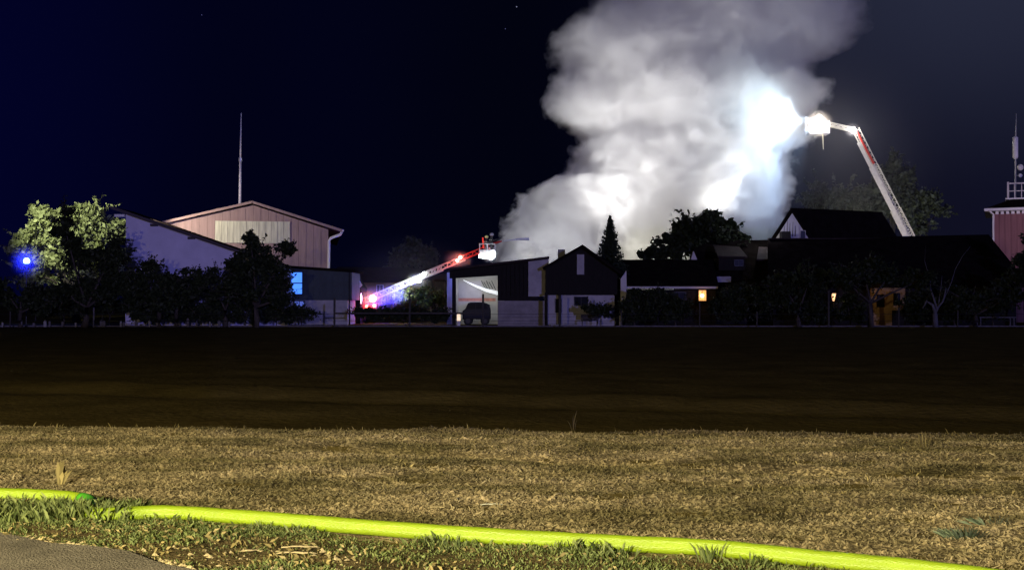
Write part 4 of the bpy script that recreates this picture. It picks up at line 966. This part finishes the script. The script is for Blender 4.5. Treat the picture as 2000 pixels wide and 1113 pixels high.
def truck_body(root, cx_, cy_, L, rot, mred):
    """chassis, cab, equipment body, wheels; long axis along x"""
    x0 = cx_ - L / 2
    box(root, 'chassis', M['dark'], x0, x0 + L, cy_ - 1.0, cy_ + 1.0, .55, .85)
    s = 1 if rot >= 0 else -1
    cab0 = x0 + L - 2.2 if s > 0 else x0
    cab = MB().poly([(cab0, .86), (cab0, 2.7), (cab0 + 2.0, 2.75), (cab0 + 2.2, 1.6), (cab0 + 2.2, .86)] if s > 0 else [(cab0, .86), (cab0, 1.6), (cab0 + .2, 2.75), (cab0 + 2.2, 2.7), (cab0 + 2.2, .86)], cy_ - 1.2, cy_ + 1.2).build('cab', mred, root, bevel=.05)
    MB().box(cab0 + .4, cab0 + 1.1, cy_ - 1.215, cy_ - 1.203, 1.65, 2.4).build('window', M['glass_d'], cab)
    bo = MB().box(x0 + (0 if s > 0 else 2.35), x0 + L - (2.35 if s > 0 else 0), cy_ - 1.2, cy_ + 1.2, .86, 1.7).build('equipment_body', mred, root)
    MB().box(x0 + (0 if s > 0 else 2.35), x0 + L - (2.35 if s > 0 else 0), cy_ - 1.21, cy_ - 1.203, 1.1, 1.22).build('reflective_stripe', M['white'], bo)
    for fx in (.14, .68, .86):
        for yy in (cy_ - 1.2, cy_ + .9):
            b = MB(); b.tube([(x0 + fx * L, yy, .5), (x0 + fx * L, yy + .3, .5)], .5, 18); w = b.build('wheel', M['rubber'], root)
            MB().tube([(x0 + fx * L, yy - .01, .5), (x0 + fx * L, yy + .05, .5)], .27, 12).build('rim', M['dark'], w)
def cage(root, c, w, h, d, m, mpan):
    bk = MB(); x0, x1, y0, y1, z0, z1 = c.x - w / 2, c.x + w / 2, c.y - d / 2, c.y + d / 2, c.z, c.z + h
    for z in (z0 + .02, z1): bk.tube([(x0, y0, z), (x1, y0, z), (x1, y1, z), (x0, y1, z), (x0, y0, z)], .04, 6)
    for x in (x0, (x0 + x1) / 2, x1):
        for y in (y0, y1): bk.tube([(x, y, z0), (x, y, z1)], .03, 6)
    bk.tube([(x0, y0, z0 + h * .5), (x1, y0, z0 + h * .5)], .025, 5)
    bk.box(x0, x1, y0, y1, z0 - .06, z0)
    o = bk.build('basket', m, root)
    MB().box(x0 + .05, x1 - .05, y0 - .02, y0 - .005, z0 + .05, z0 + h * .45).build('side_panel', mpan, o)
    return o

# right truck with articulated ladder
YR = 103.5
foot = P(1772, 468, YR); head = P(1664, 256, YR)
rt = thing('ladder_truck', 'fire ladder truck behind the right houses, ladder raised steeply with lit basket', 'fire truck', (foot.x + 2, YR, 0))
truck_body(rt, foot.x + 2.5, YR, 9.5, 1, M['red'])
dirv = (head - foot).normalized(); tt = foot - dirv * ((foot.z - 2.1) / dirv.z)
MB().tube([(tt.x, YR, 1.7), (tt.x, YR, 2.2)], .9, 18).build('turntable', M['red'], rt)
MB().hexa([(tt.x - .5, YR - .5, 2.2), (tt.x + .5, YR - .5, 2.2), (tt.x + .5, YR + .5, 2.2), (tt.x - .5, YR + .5, 2.2), (tt.x - .3, YR - .5, 3.0), (tt.x + .3, YR - .5, 3.0), (tt.x + .3, YR + .5, 3.0), (tt.x - .3, YR + .5, 3.0)]).build('ladder_cradle', M['red'], rt)
Lr = (head - tt)
for i, (a, c, w, d, m) in enumerate(((0, .52, 1.0, .62, M['ladder_w']), (.30, .78, .86, .50, M['ladder_w']), (.62, 1.0, .72, .40, M['ladder_w']))):
    off = Vector((-0.0, 0, 0)) + Lr.normalized().cross(Vector((0, 1, 0))) * (-.10 * i)
    ob = truss(rt, 'ladder_section', m, tt + Lr * a + off, tt + Lr * c + off, w, d, r=.06 - .008 * i, bay=.5)
# solid side plates: the outer beams read almost solid
for i, (a, c) in enumerate(((0, .5), (.5, .78), (.78, .93))):
    p, q_ = tt + Lr * a, tt + Lr * c; n_ = Vector((-Lr.normalized().z, 0, Lr.normalized().x)); n_ = -n_ if n_.x > 0 else n_
    n_ = n_ * -1
    w_ = (.42, .36, .30)[i]
    nn = Vector((Lr.normalized().z, 0, -Lr.normalized().x)); nn = -nn
    b = MB(); 
    b.hexa([p + Vector((0, -.56, 0)) - nn * .05, p + Vector((0, -.52, 0)) - nn * .05, p + Vector((0, -.52, 0)) + nn * w_, p + Vector((0, -.56, 0)) + nn * w_,
            q_ + Vector((0, -.56, 0)) - nn * .05, q_ + Vector((0, -.52, 0)) - nn * .05, q_ + Vector((0, -.52, 0)) + nn * w_, q_ + Vector((0, -.56, 0)) + nn * w_])
    b.build('side_beam', M['ladder_w'], rt)
p, q_ = tt + Lr * .80, tt + Lr * .995
MB().tube([p + Vector((.32, -.4, .0)), q_ + Vector((.28, -.4, 0))], .12, 6).build('red_tip_beam', M['ladder_r'], rt)
armend = P(1606, 243, YR)
truss(rt, 'articulated_arm', M['ladder_w'], head, armend, .5, .28, r=.05, bay=.45)
bc = P(1597, 262, YR); cg = cage(rt, bc, 1.9, 1.15, 1.3, M['alu'], M['ladder_w'])
MB().tube([P(1607, 262, YR - .7), P(1608, 292, YR - .7)], .03, 5).build('hanging_strap', M['stripe'], rt)
lampR = lamp_mat('flood_glare', (1.0, 0.93, 0.86), 30)
for i, (px, py, r_) in enumerate(((1587, 238, .32), (1600, 232, .34), (1603, 248, .36), (1592, 250, .36), (1609, 243, .26), (1596, 241, .40))):
    fl = MB().ball(P(px, py, YR - .8 - .1 * i), r_, (1, .5, 1)).build('floodlight', lampR, rt, smooth=True)
MB().ball(head + Vector((0, -.5, .1)), .19, (1, .6, 1)).build('elbow_lamp', lamp_mat('elbow_glare', (1, .97, .98), 22), rt, smooth=True)
light('elbow_light', 'POINT', head + Vector((-.1, -.9, -.3)), 140, (1.0, 0.95, 0.95), size=.12)
light('basket_glow', 'POINT', P(1597, 243, YR - 1.6), 300, (1.0, 0.86, 0.70), size=.2)
light('ladder_fill', 'SPOT', P(1690, 425, 96.5), 1500, (1.0, 0.92, 0.72), target=P(1720, 370, YR), size=.2, cone=110, blend=.6)  # warm fill added in mid-air to brighten the raised ladder
light('tree_fill_lamp', 'SPOT', P(1800, 520, 105), 3600, (0.95, 1.0, 0.82), target=P(1745, 390, 121), size=.3, cone=85, blend=.8)

# left truck
YL = 90.0
t0 = P(714, 592, YL); t1 = P(958, 492, YL)
lt_ = thing('ladder_truck', 'fire ladder truck at left of centre with ladder stretched low toward the smoke', 'fire truck', (t0.x, YL + .5, 0))
truck_body(lt_, t0.x - 3.6, YL + .5, 9.0, -1, M['red'])
MB().tube([(t0.x, YL + .5, 1.7), (t0.x, YL + .5, 2.05)], .8, 16).build('turntable', M['red'], lt_)
Lv = t1 - t0
secs = ((0, .42, M['ladder_w']), (.25, .62, M['ladder_w']), (.50, .80, M['ladder_w']), (.70, 1.0, M['ladder_r']))
for i, (a, c, m) in enumerate(secs):
    up = Vector((0, 0, .09 * i))
    truss(lt_, 'ladder_section', m, t0 + Lv * a + up, t0 + Lv * c + up, .9 - .1 * i, .42 - .03 * i, r=.045 - .004 * i, bay=.5)
MB().hexa([t0 + Vector((-.6, .1, -.2)), t0 + Vector((.6, .1, .0)), t0 + Vector((.6, .9, .0)), t0 + Vector((-.6, .9, -.2)), t0 + Vector((-.5, .1, .35)), t0 + Vector((.6, .1, .5)), t0 + Vector((.6, .9, .5)), t0 + Vector((-.5, .9, .35))]).build('ladder_cradle', M['red'], lt_)
bcL = P(952, 502, YL); bcL.y = YL
cgL = cage(lt_, bcL, 1.25, 1.05, 1.2, M['alu'], M['ladder_w'])
MB().ball(P(963, 497, YL - .75), .24, (.9, .5, 1.5)).build('basket_floodlight', M['lamp_w'], lt_, smooth=True)
MB().tube([P(935, 500, YL - .7), P(962, 504, YL - .7)], .14, 8).build('basket_light_bar', M['lamp_w'], lt_, smooth=True)
for px, py, m_, rr in ((893, 509, M['lamp_rw'], .13), (899, 503, M['lamp_rw'], .15), (803, 553, M['lamp_v'], .09), (728, 583, M['lamp_rw'], .30), (731, 597, M['lamp_r'], .16), (716, 598, M['lamp_r'], .14)):
    MB().ball(P(px, py, YL - .8), rr).build('warning_light', m_, lt_, smooth=True)
fl = MB()
for (px, py, r_) in ((812, 546, .24), (822, 540, .20), (806, 548, .17), (818, 548, .22), (829, 534, .18)): fl.ball(P(px, py, YL - .75), r_, (1.1, .6, .8))
fl.build('work_floodlight', M['lamp_w'], lt_, smooth=True)
lb = MB(); lb.box(P(694, 0, YL).x, P(706, 0, YL).x, YL - 1.5, YL - 1.4, ZZ(600, YL), ZZ(572, YL)); lb.build('lit_side_locker', lamp_mat('locker_glow', (.75, .55, .95), .75), lt_)
MB().ball(P(703, 583, YL - 1.7), .22, (.8, .6, 2.4)).build('corner_strobe', M['lamp_v'], lt_, smooth=True)
light('ladder_work_light', 'POINT', P(815, 548, YL - 1.5), 7, (.92, .95, 1), size=.15)
light('ladder_red_light', 'POINT', P(900, 500, YL - 1.1), 45, (1, .08, .04), size=.1)
light('ladder_red_light_low', 'POINT', P(884, 520, YL - 1.1), 35, (1, .08, .04), size=.1)
light('ladder_blue_light', 'POINT', P(772, 576, YL - 1.0), 420, (.03, .025, 1), size=.12)
light('truck_orange_light', 'POINT', P(728, 585, YL - 2.0), 14, (1, .30, .14), size=.15)
light('truck_pink_light', 'POINT', P(697, 570, YL - 3.2), 10, (1, .6, .5), size=.15)
light('basket_light_left', 'POINT', P(950, 478, YL - 1.6), 20, (.9, .95, 1), size=.1)
light('ladder_blue_light_low', 'POINT', P(748, 588, YL - 1.0), 240, (.03, .025, 1), size=.12)
light('truck_red_light', 'POINT', P(716, 590, YL - 1.9), 60, (1, .10, .05), size=.15)
light('bush_light', 'POINT', P(785, 560, YL - 1.6), 160, (.85, 1, .5), size=.1)

# firefighters in the left basket
def person(label, foot_, h, jacket, helmet, rot=0.0, arms=0.6):
    root = thing('person', label, 'person', foot_)
    s = h / 1.8
    J = dict(pelvis=(0, 0, .95), chest=(.02, 0, 1.30), neck=(.03, 0, 1.50), head=(.05, 0, 1.62), top=(.05, 0, 1.74),
             hl=(0, .10, .90), kl=(.05, .11, .50), al=(0, .12, .08), tl=(.16, .12, .03), hr=(0, -.10, .90), kr=(.06, -.11, .50), ar=(0, -.12, .08), tr=(.16, -.12, .03),
             sl=(0, .20, 1.42), el=(.16, .26, 1.18), wl=(.40, .16, 1.15 + arms * .2), sr=(0, -.20, 1.42), er=(.16, -.26, 1.18), wr=(.42, -.10, 1.18 + arms * .2))
    for side, sg in (('l', 1), ('r', -1)):
        w = J['w' + side]
        J['p' + side] = (w[0] + .08, w[1], w[2])
        for f in range(4):
            J[f'f{side}{f}'] = (w[0] + .15 - .01 * abs(f - 1.5), w[1] + (f - 1.5) * .025, w[2] + .01); J[f'g{side}{f}'] = (w[0] + .165, w[1] + (f - 1.5) * .022, w[2] - .04)
        J['th' + side] = (w[0] + .07, w[1] - sg * .06, w[2] + .02)
    rad = dict(pelvis=.15, chest=.17, neck=.07, head=.10, top=.08, h=.10, k=.075, a=.06, t=.05, s=.09, e=.06, w=.04, p=.04, f=.012, g=.010)
    def rd_(k): return .014 if k.startswith('th') else rad[k] if k in rad else rad[k[0]]
    E = [('pelvis', 'chest'), ('chest', 'neck'), ('neck', 'head'), ('head', 'top')]
    for q in 'lr':
        E += [('pelvis', 'h' + q), ('h' + q, 'k' + q), ('k' + q, 'a' + q), ('a' + q, 't' + q), ('chest', 's' + q), ('s' + q, 'e' + q), ('e' + q, 'w' + q), ('w' + q, 'p' + q), ('p' + q, 'th' + q)]
        for f in range(4): E += [('p' + q, f'f{q}{f}'), (f'f{q}{f}', f'g{q}{f}')]
    keys = list(J); me = bpy.data.meshes.new('body')
    Mx = Matrix.Rotation(rot, 3, 'Z')
    me.from_pydata([tuple(Mx @ (Vector(J[k]) * s)) for k in keys], [(keys.index(a), keys.index(c)) for a, c in E], [])
    o = link('body', me, jacket, root)
    sk = o.modifiers.new('skin', 'SKIN'); sk.use_smooth_shade = True
    for i, k in enumerate(keys):
        sv = me.skin_vertices[0].data[i]; sv.radius = (rd_(k) * s, rd_(k) * s); sv.use_root = (k == 'pelvis')
    sb = o.modifiers.new('sub', 'SUBSURF'); sb.levels = 1; sb.render_levels = 1
    hc = Mx @ (Vector(J['head']) * s)
    b = MB(); wc = Vector(foot_) + hc
    b.ball(wc + Vector((0, 0, .0)), .112 * s, (1, .85, 1.15)); b.ball(wc + Mx @ Vector((.115 * s, 0, -.01)), .02 * s)
    for e_ in (-1, 1): b.ball(wc + Mx @ Vector((.095 * s, e_ * .035 * s, .02)), .014 * s, sub=1); b.ball(wc + Mx @ Vector((0, e_ * .1 * s, 0)), .025 * s, sub=1)
    b.build('head', M['skin'], root, smooth=True)
    b = MB(); b.ball(wc + Vector((0, 0, .07)), .15 * s, (1.1, .95, .85)); b.tube([wc + Vector((0, 0, .03)), wc + Vector((0, 0, .05))], .175 * s, 16)
    b.build('helmet', helmet, root, smooth=True)
    b = MB(); cc = Vector(foot_) + Mx @ (Vector((.01, 0, 1.22)) * s); b.tube([cc, cc + Vector((0, 0, .06))], .185 * s, 14); b.build('reflective_band', M['stripe'], root)
    return root
fz = bcL.z + .005
person('firefighter with yellow helmet standing in the left ladder basket', (bcL.x - .12, YL - .2, fz), 1.75, M['jacket'], M['helmet'])
person('firefighter with silver helmet behind the nozzle in the left ladder basket', (bcL.x + .30, YL + .2, fz + .12), 1.85, M['jacket'], M['helmet_s'])
nz = P(972, 473, YL)
rn = thing('water_nozzle', 'red water nozzle fixed at the front rail of the left basket', 'nozzle', nz)
MB().tube([nz + Vector((-.35, 0, -.12)), nz + Vector((.1, 0, .02)), nz + Vector((.35, 0, .08))], [.09, .08, .04], 8).build('barrel', M['ladder_r'], rn)
MB().tube([nz + Vector((-.3, 0, -.15)), Vector((nz.x - .35, YL, bcL.z + 1.0))], .04, 6).build('bracket', M['alu'], rn)
tag(MB().tube([P(944, 485, YL - .3), P(943, 464, YL - .3)], .07, 6).build('basket_marker', mat('marker_red', (.7, .05, .03), .5, emis=(1, .05, .03), estr=.35)), 'short upright red marker post at the back of the left basket', 'marker')
jet = [nz + Vector((.36, 0, .08))]; 
for i in range(1, 9): jet.append(nz + Vector((.36 + i * .28, 0, .08 + .05 * i - .0035 * i * i)))
jm = mat('water_spray', (.8, .85, .9), .3, .1, emis=(.6, .65, .7), estr=0.0)
tag(MB().tube(jet, [.03 + .012 * i for i in range(9)], 8).build('water_jet', jm, smooth=True), 'white water jet spraying right from the left basket into the smoke', 'water jet')

# blue beacon at far left
YB = 84
bp_ = P(52, 510, YB)
root = thing('beacon_mast', 'mast with glowing blue beacon in front of the lit tree at far left', 'beacon', (bp_.x, YB, 0))
MB().tube([(bp_.x, YB, 0), (bp_.x, YB, bp_.z - .15)], .05, 8).build('pole', M['dark'], root)
MB().ball(bp_, .24, (1, 1, 1.1)).build('lens', lamp_mat('beacon_lens', (.25, .45, 1.0), 12), root, smooth=True)
MB().tube([bp_ - Vector((0, 0, .28)), bp_ - Vector((0, 0, .18))], .16, 12).build('base', M['dark'], root)
light('beacon_light', 'POINT', bp_ + Vector((0, -.5, 0)), 380, (.03, .05, 1), size=.2)
def vol(name, c, rad, density, color, label=None, aniso=0.0):
    b = bmesh.new(); bmesh.ops.create_icosphere(b, subdivisions=3, radius=1.0); me = bpy.data.meshes.new(name); b.to_mesh(me); b.free()
    o = link(name, me); o.location = c; o.scale = rad
    m = bpy.data.materials.new(name); m.use_nodes = True; t = m.node_tree; t.nodes.clear()
    oo = N(t, 'ShaderNodeOutputMaterial'); pv = N(t, 'ShaderNodeVolumePrincipled'); pv.inputs['Color'].default_value = (*color, 1)
    pv.inputs['Anisotropy'].default_value = aniso
    tc_ = N(t, 'ShaderNodeTexCoord'); ln = N(t, 'ShaderNodeVectorMath', operation='LENGTH'); t.links.new(tc_.outputs['Object'], ln.inputs[0])
    a_ = N(t, 'ShaderNodeMath', operation='SUBTRACT', use_clamp=True); a_.inputs[0].default_value = 1.0; t.links.new(ln.outputs['Value'], a_.inputs[1])
    b_ = N(t, 'ShaderNodeMath', operation='POWER'); t.links.new(a_.outputs[0], b_.inputs[0]); b_.inputs[1].default_value = 1.6
    c_ = N(t, 'ShaderNodeMath', operation='MULTIPLY'); t.links.new(b_.outputs[0], c_.inputs[0]); c_.inputs[1].default_value = density * 3
    t.links.new(c_.outputs[0], pv.inputs['Density'])
    t.links.new(pv.outputs[0], oo.inputs['Volume']); o.data.materials.append(m)
    o['kind'] = 'stuff'; return o

# ------------------------------------------------------------------ unseen canopy added behind the camera to cut off the yard lamp's light
root = thing('cutoff_canopy', 'unseen canopy added behind the viewer to cut off the yard lamp', 'canopy', (LAMP.x, -5.0, 0))
ang = math.atan(-0.085)
FX = 2.2                                             # fascia distance ahead of the lamp
def rotp(x, y, z):
    return Vector((LAMP.x + x * math.cos(ang) - y * math.sin(ang), LAMP.y + x * math.sin(ang) + y * math.cos(ang), z))
ydist = (14.95 - 0.085 * LAMP.x) - LAMP.y
zl = LAMP.z * (1 - FX / (ydist * math.cos(ang) * 1.0))
def obox(name, m, x0, x1, y0, y1, z0, z1):
    b = MB(); b.hexa([rotp(x0, y0, z0), rotp(x1, y0, z0), rotp(x1, y1, z0), rotp(x0, y1, z0), rotp(x0, y0, z1), rotp(x1, y0, z1), rotp(x1, y1, z1), rotp(x0, y1, z1)])
    return b.build(name, m, root)
obox('fascia', M['wood_d'], -4, 6, FX, FX + 0.04, zl, 5.0)
obox('roof', M['roof'], -4, 6, -1.0, FX, 4.9, 5.0)
obox('back_wall', M['wood_d'], -4, 6, -1.1, -1.0, 0, 5.0)
for x in (-4.1, 6.0):
    obox('post', M['wood_d'], x, x + .1, FX - .1, FX, 0, 5.0)
    obox('side_wall', M['wood_d'], x, x + .1, -1.0, FX - .12, 0, 5.0)
obox('lamp_hanger', M['dark'], -.01, .01, -.01, .01, 4.05, 4.9)

# ------------------------------------------------------------------ stars
for (px, py, r_, s_, lb_) in ((1009, 14, 1.0, .16, 'brightest small star high above the middle of the scene'), (987, 57, .8, .03, 'faint star just below and left of the brightest star'), (394, 30, .9, .008, 'very faint star high at the upper left')):
    tag(MB().ball(P(px, py, 1500), r_, sub=1).build('star', lamp_mat('star_%d' % px, (.8, .85, 1), s_)), lb_, 'star')

# ------------------------------------------------------------------ smoke column
LE = [(540, 950), (505, 962), (470, 972), (440, 984), (400, 992), (370, 1010), (350, 1080), (320, 1096), (290, 1106), (272, 1122), (255, 1108), (240, 1078), (210, 1058), (170, 1078), (140, 1082), (100, 1066), (60, 1086), (20, 1140), (-30, 1170), (-120, 1240), (-260, 1320)]
RE = [(540, 1510), (505, 1518), (470, 1522), (400, 1545), (340, 1554), (300, 1556), (282, 1590), (262, 1606), (240, 1596), (215, 1614), (190, 1632), (165, 1622), (140, 1590), (120, 1600), (100, 1650), (60, 1700), (20, 1710), (-30, 1700), (-120, 1740), (-260, 1800)]
ZMAX = 46.0
def znorm(py): return ZZ(py, SY) / ZMAX
def xnorm(px): return (XX(px, SY) + 10) / 55.0
zs_l = [znorm(a) for a, _ in LE]; xl = [xnorm(b_) for _, b_ in LE]
zs_r = [znorm(a) for a, _ in RE]; xr_ = [xnorm(b_) for _, b_ in RE]
def Lx(z): return np.interp(z / ZMAX, zs_l, xl) * 55 - 10
def Rx(z): return np.interp(z / ZMAX, zs_r, xr_) * 55 - 10
sm_ = bpy.data.materials.new('smoke_volume'); sm_.use_nodes = True; t = sm_.node_tree; t.nodes.clear()
def lk(a, b): t.links.new(a, b)
def math_(op, a, b=None, c=None, clamp=False):
    n = N(t, 'ShaderNodeMath', operation=op, use_clamp=clamp)
    for i, v in enumerate((a, b, c)):
        if v is None: continue
        if isinstance(v, (int, float)): n.inputs[i].default_value = v
        else: lk(v, n.inputs[i])
    return n.outputs[0]
def vmath(op, a, b=None, s=None):
    n = N(t, 'ShaderNodeVectorMath', operation=op)
    for i, v in enumerate((a, b)):
        if v is None: continue
        if isinstance(v, tuple): n.inputs[i].default_value = v
        else: lk(v, n.inputs[i])
    if s is not None: n.inputs['Scale'].default_value = s
    return n.outputs[0]
geo = N(t, 'ShaderNodeNewGeometry'); pos = geo.outputs['Position']
n1 = N(t, 'ShaderNodeTexNoise'); n1.inputs['Scale'].default_value = 0.15; n1.inputs['Detail'].default_value = 4; n1.inputs['Roughness'].default_value = 0.62
lk(pos, n1.inputs['Vector'])
w1 = vmath('SCALE', vmath('SUBTRACT', n1.outputs['Color'], (.5, .5, .5)), None, 4.6)
pw = vmath('ADD', pos, w1)
sp = N(t, 'ShaderNodeSeparateXYZ'); lk(pw, sp.inputs[0])
zn = math_('DIVIDE', sp.outputs['Z'], ZMAX, clamp=True)
def fcurve(zs, xs):
    n = N(t, 'ShaderNodeFloatCurve'); c = n.mapping.curves[0]
    pts = sorted((max(0.0, min(1.0, a)), b_) for a, b_ in zip(zs, xs))
    c.points[0].location = (0, pts[0][1]); c.points[1].location = (1, pts[-1][1])
    for a, b_ in pts:
        if 0.005 < a < 0.995: c.points.new(a, b_)
    for p_ in c.points: p_.handle_type = 'AUTO_CLAMPED'
    n.mapping.update(); lk(zn, n.inputs['Value'])
    return math_('SUBTRACT', math_('MULTIPLY', n.outputs[0], 55.0), 10.0)
L_, R__ = fcurve(zs_l, xl), fcurve(zs_r, xr_)
cx_ = math_('MULTIPLY', math_('ADD', L_, R__), .5); hw = math_('MULTIPLY', math_('SUBTRACT', R__, L_), .5)
dx = math_('DIVIDE', math_('SUBTRACT', sp.outputs['X'], cx_), hw)
dyy = math_('DIVIDE', math_('SUBTRACT', sp.outputs['Y'], SY), 7.4)
rr = math_('SQRT', math_('ADD', math_('MULTIPLY', dx, dx), math_('MULTIPLY', dyy, dyy)))
inside = math_('MULTIPLY', math_('SUBTRACT', 1.0, rr), hw)          # metres inside the edge
vo = N(t, 'ShaderNodeTexNoise'); vo.inputs['Scale'].default_value = 0.42; vo.inputs['Detail'].default_value = 3.0; vo.inputs['Roughness'].default_value = 0.55
lk(pw, vo.inputs['Vector'])
puff = math_('SUBTRACT', math_('MULTIPLY', math_('ABSOLUTE', math_('SUBTRACT', vo.outputs['Fac'], .5)), 5.5), 0.45)
nf = N(t, 'ShaderNodeTexNoise'); nf.inputs['Scale'].default_value = 1.5; nf.inputs['Detail'].default_value = 2; nf.inputs['Roughness'].default_value = .6
lk(pw, nf.inputs['Vector'])
inside = math_('ADD', math_('ADD', inside, puff), math_('MULTIPLY', math_('SUBTRACT', nf.outputs['Fac'], .5), 0.9))
edge = math_('ADD', 0.40, math_('MULTIPLY', math_('POWER', zn, 2.0), 7.0))
base = math_('DIVIDE', inside, edge, clamp=True)
n2 = N(t, 'ShaderNodeTexNoise'); n2.inputs['Scale'].default_value = 0.55; n2.inputs['Detail'].default_value = 3; n2.inputs['Roughness'].default_value = .6
lk(pw, n2.inputs['Vector'])
tex = N(t, 'ShaderNodeMapRange'); tex.inputs['From Min'].default_value = .36; tex.inputs['From Max'].default_value = .66; tex.inputs['To Min'].default_value = .7; tex.inputs['To Max'].default_value = 1.6
lk(n2.outputs['Fac'], tex.inputs['Value'])
thin = N(t, 'ShaderNodeMapRange'); thin.inputs['From Min'].default_value = .25; thin.inputs['From Max'].default_value = .75; thin.inputs['To Min'].default_value = .85; thin.inputs['To Max'].default_value = .25
lk(zn, thin.inputs['Value'])
dens = math_('MULTIPLY', math_('MULTIPLY', base, tex.outputs[0]), thin.outputs[0])
pv = N(t, 'ShaderNodeVolumePrincipled'); pv.inputs['Color'].default_value = (.95, .945, .93, 1); pv.inputs['Anisotropy'].default_value = 0.0
lk(dens, pv.inputs['Density'])
oo = N(t, 'ShaderNodeOutputMaterial'); lk(pv.outputs[0], oo.inputs['Volume'])
b = MB(); rings = []; nseg = 40
levels = list(np.arange(2.5, 44, .9))
for z in levels:
    l_, r_ = Lx(z) - .6, Rx(z) + .6
    c_, h_ = (l_ + r_) / 2, (r_ - l_) / 2
    rings.append([b.bm.verts.new((c_ + math.cos(a) * h_, SY + math.sin(a) * 8.2, z)) for a in [k_ * 2 * math.pi / nseg for k_ in range(nseg)]])
for i in range(len(rings) - 1):
    for k_ in range(nseg): b.bm.faces.new([rings[i][k_], rings[i][(k_ + 1) % nseg], rings[i + 1][(k_ + 1) % nseg], rings[i + 1][k_]])
b.bm.faces.new(rings[0][::-1]); b.bm.faces.new(rings[-1])
so = b.build('smoke', sm_, smooth=True); so['kind'] = 'stuff'
vol('glare_puff', P(1599, 243, YR - 1.0), (1.45, 1.2, 1.5), 0.40, (1.0, .93, .86))  # small volumes added around the lamps to stand for their glare
vol('glare_puff', P(1663, 254, YR - .6), (.8, .7, .8), 0.16, (1, .97, .97))
vol('glare_puff', P(958, 496, YL - .7), (1.0, .8, 1.0), 0.2, (.95, .97, 1))
vol('glare_puff', P(815, 547, YL - 1.0), (1.2, .8, .8), 0.25, (.95, .97, 1))
vol('glare_puff', P(895, 508, YL - .9), (1.4, 1.0, .9), 0.22, (1, .9, .9))
vol('glare_puff', P(726, 585, YL - 1.2), (1.6, 1.2, 1.3), 0.25, (1, .9, .9))
vol('glare_puff', P(762, 576, YL - 1.2), (1.6, 1.2, 1.1), 0.20, (.9, .9, 1))
vol('smoke_veil', P(1640, 290, 103), (11, 7, 12), 0.006, (.9, .92, 1.0))
vol('beacon_halo', P(54, 510, 83.5), (1.5, 1.3, 1.5), 0.12, (.25, .3, 1.0))  # blue-tinted volume added for the halo round the beacon
vol('ladder_haze', P(800, 540, 92), (7.5, 3.5, 4), 0.008, (.9, .92, 1.0))
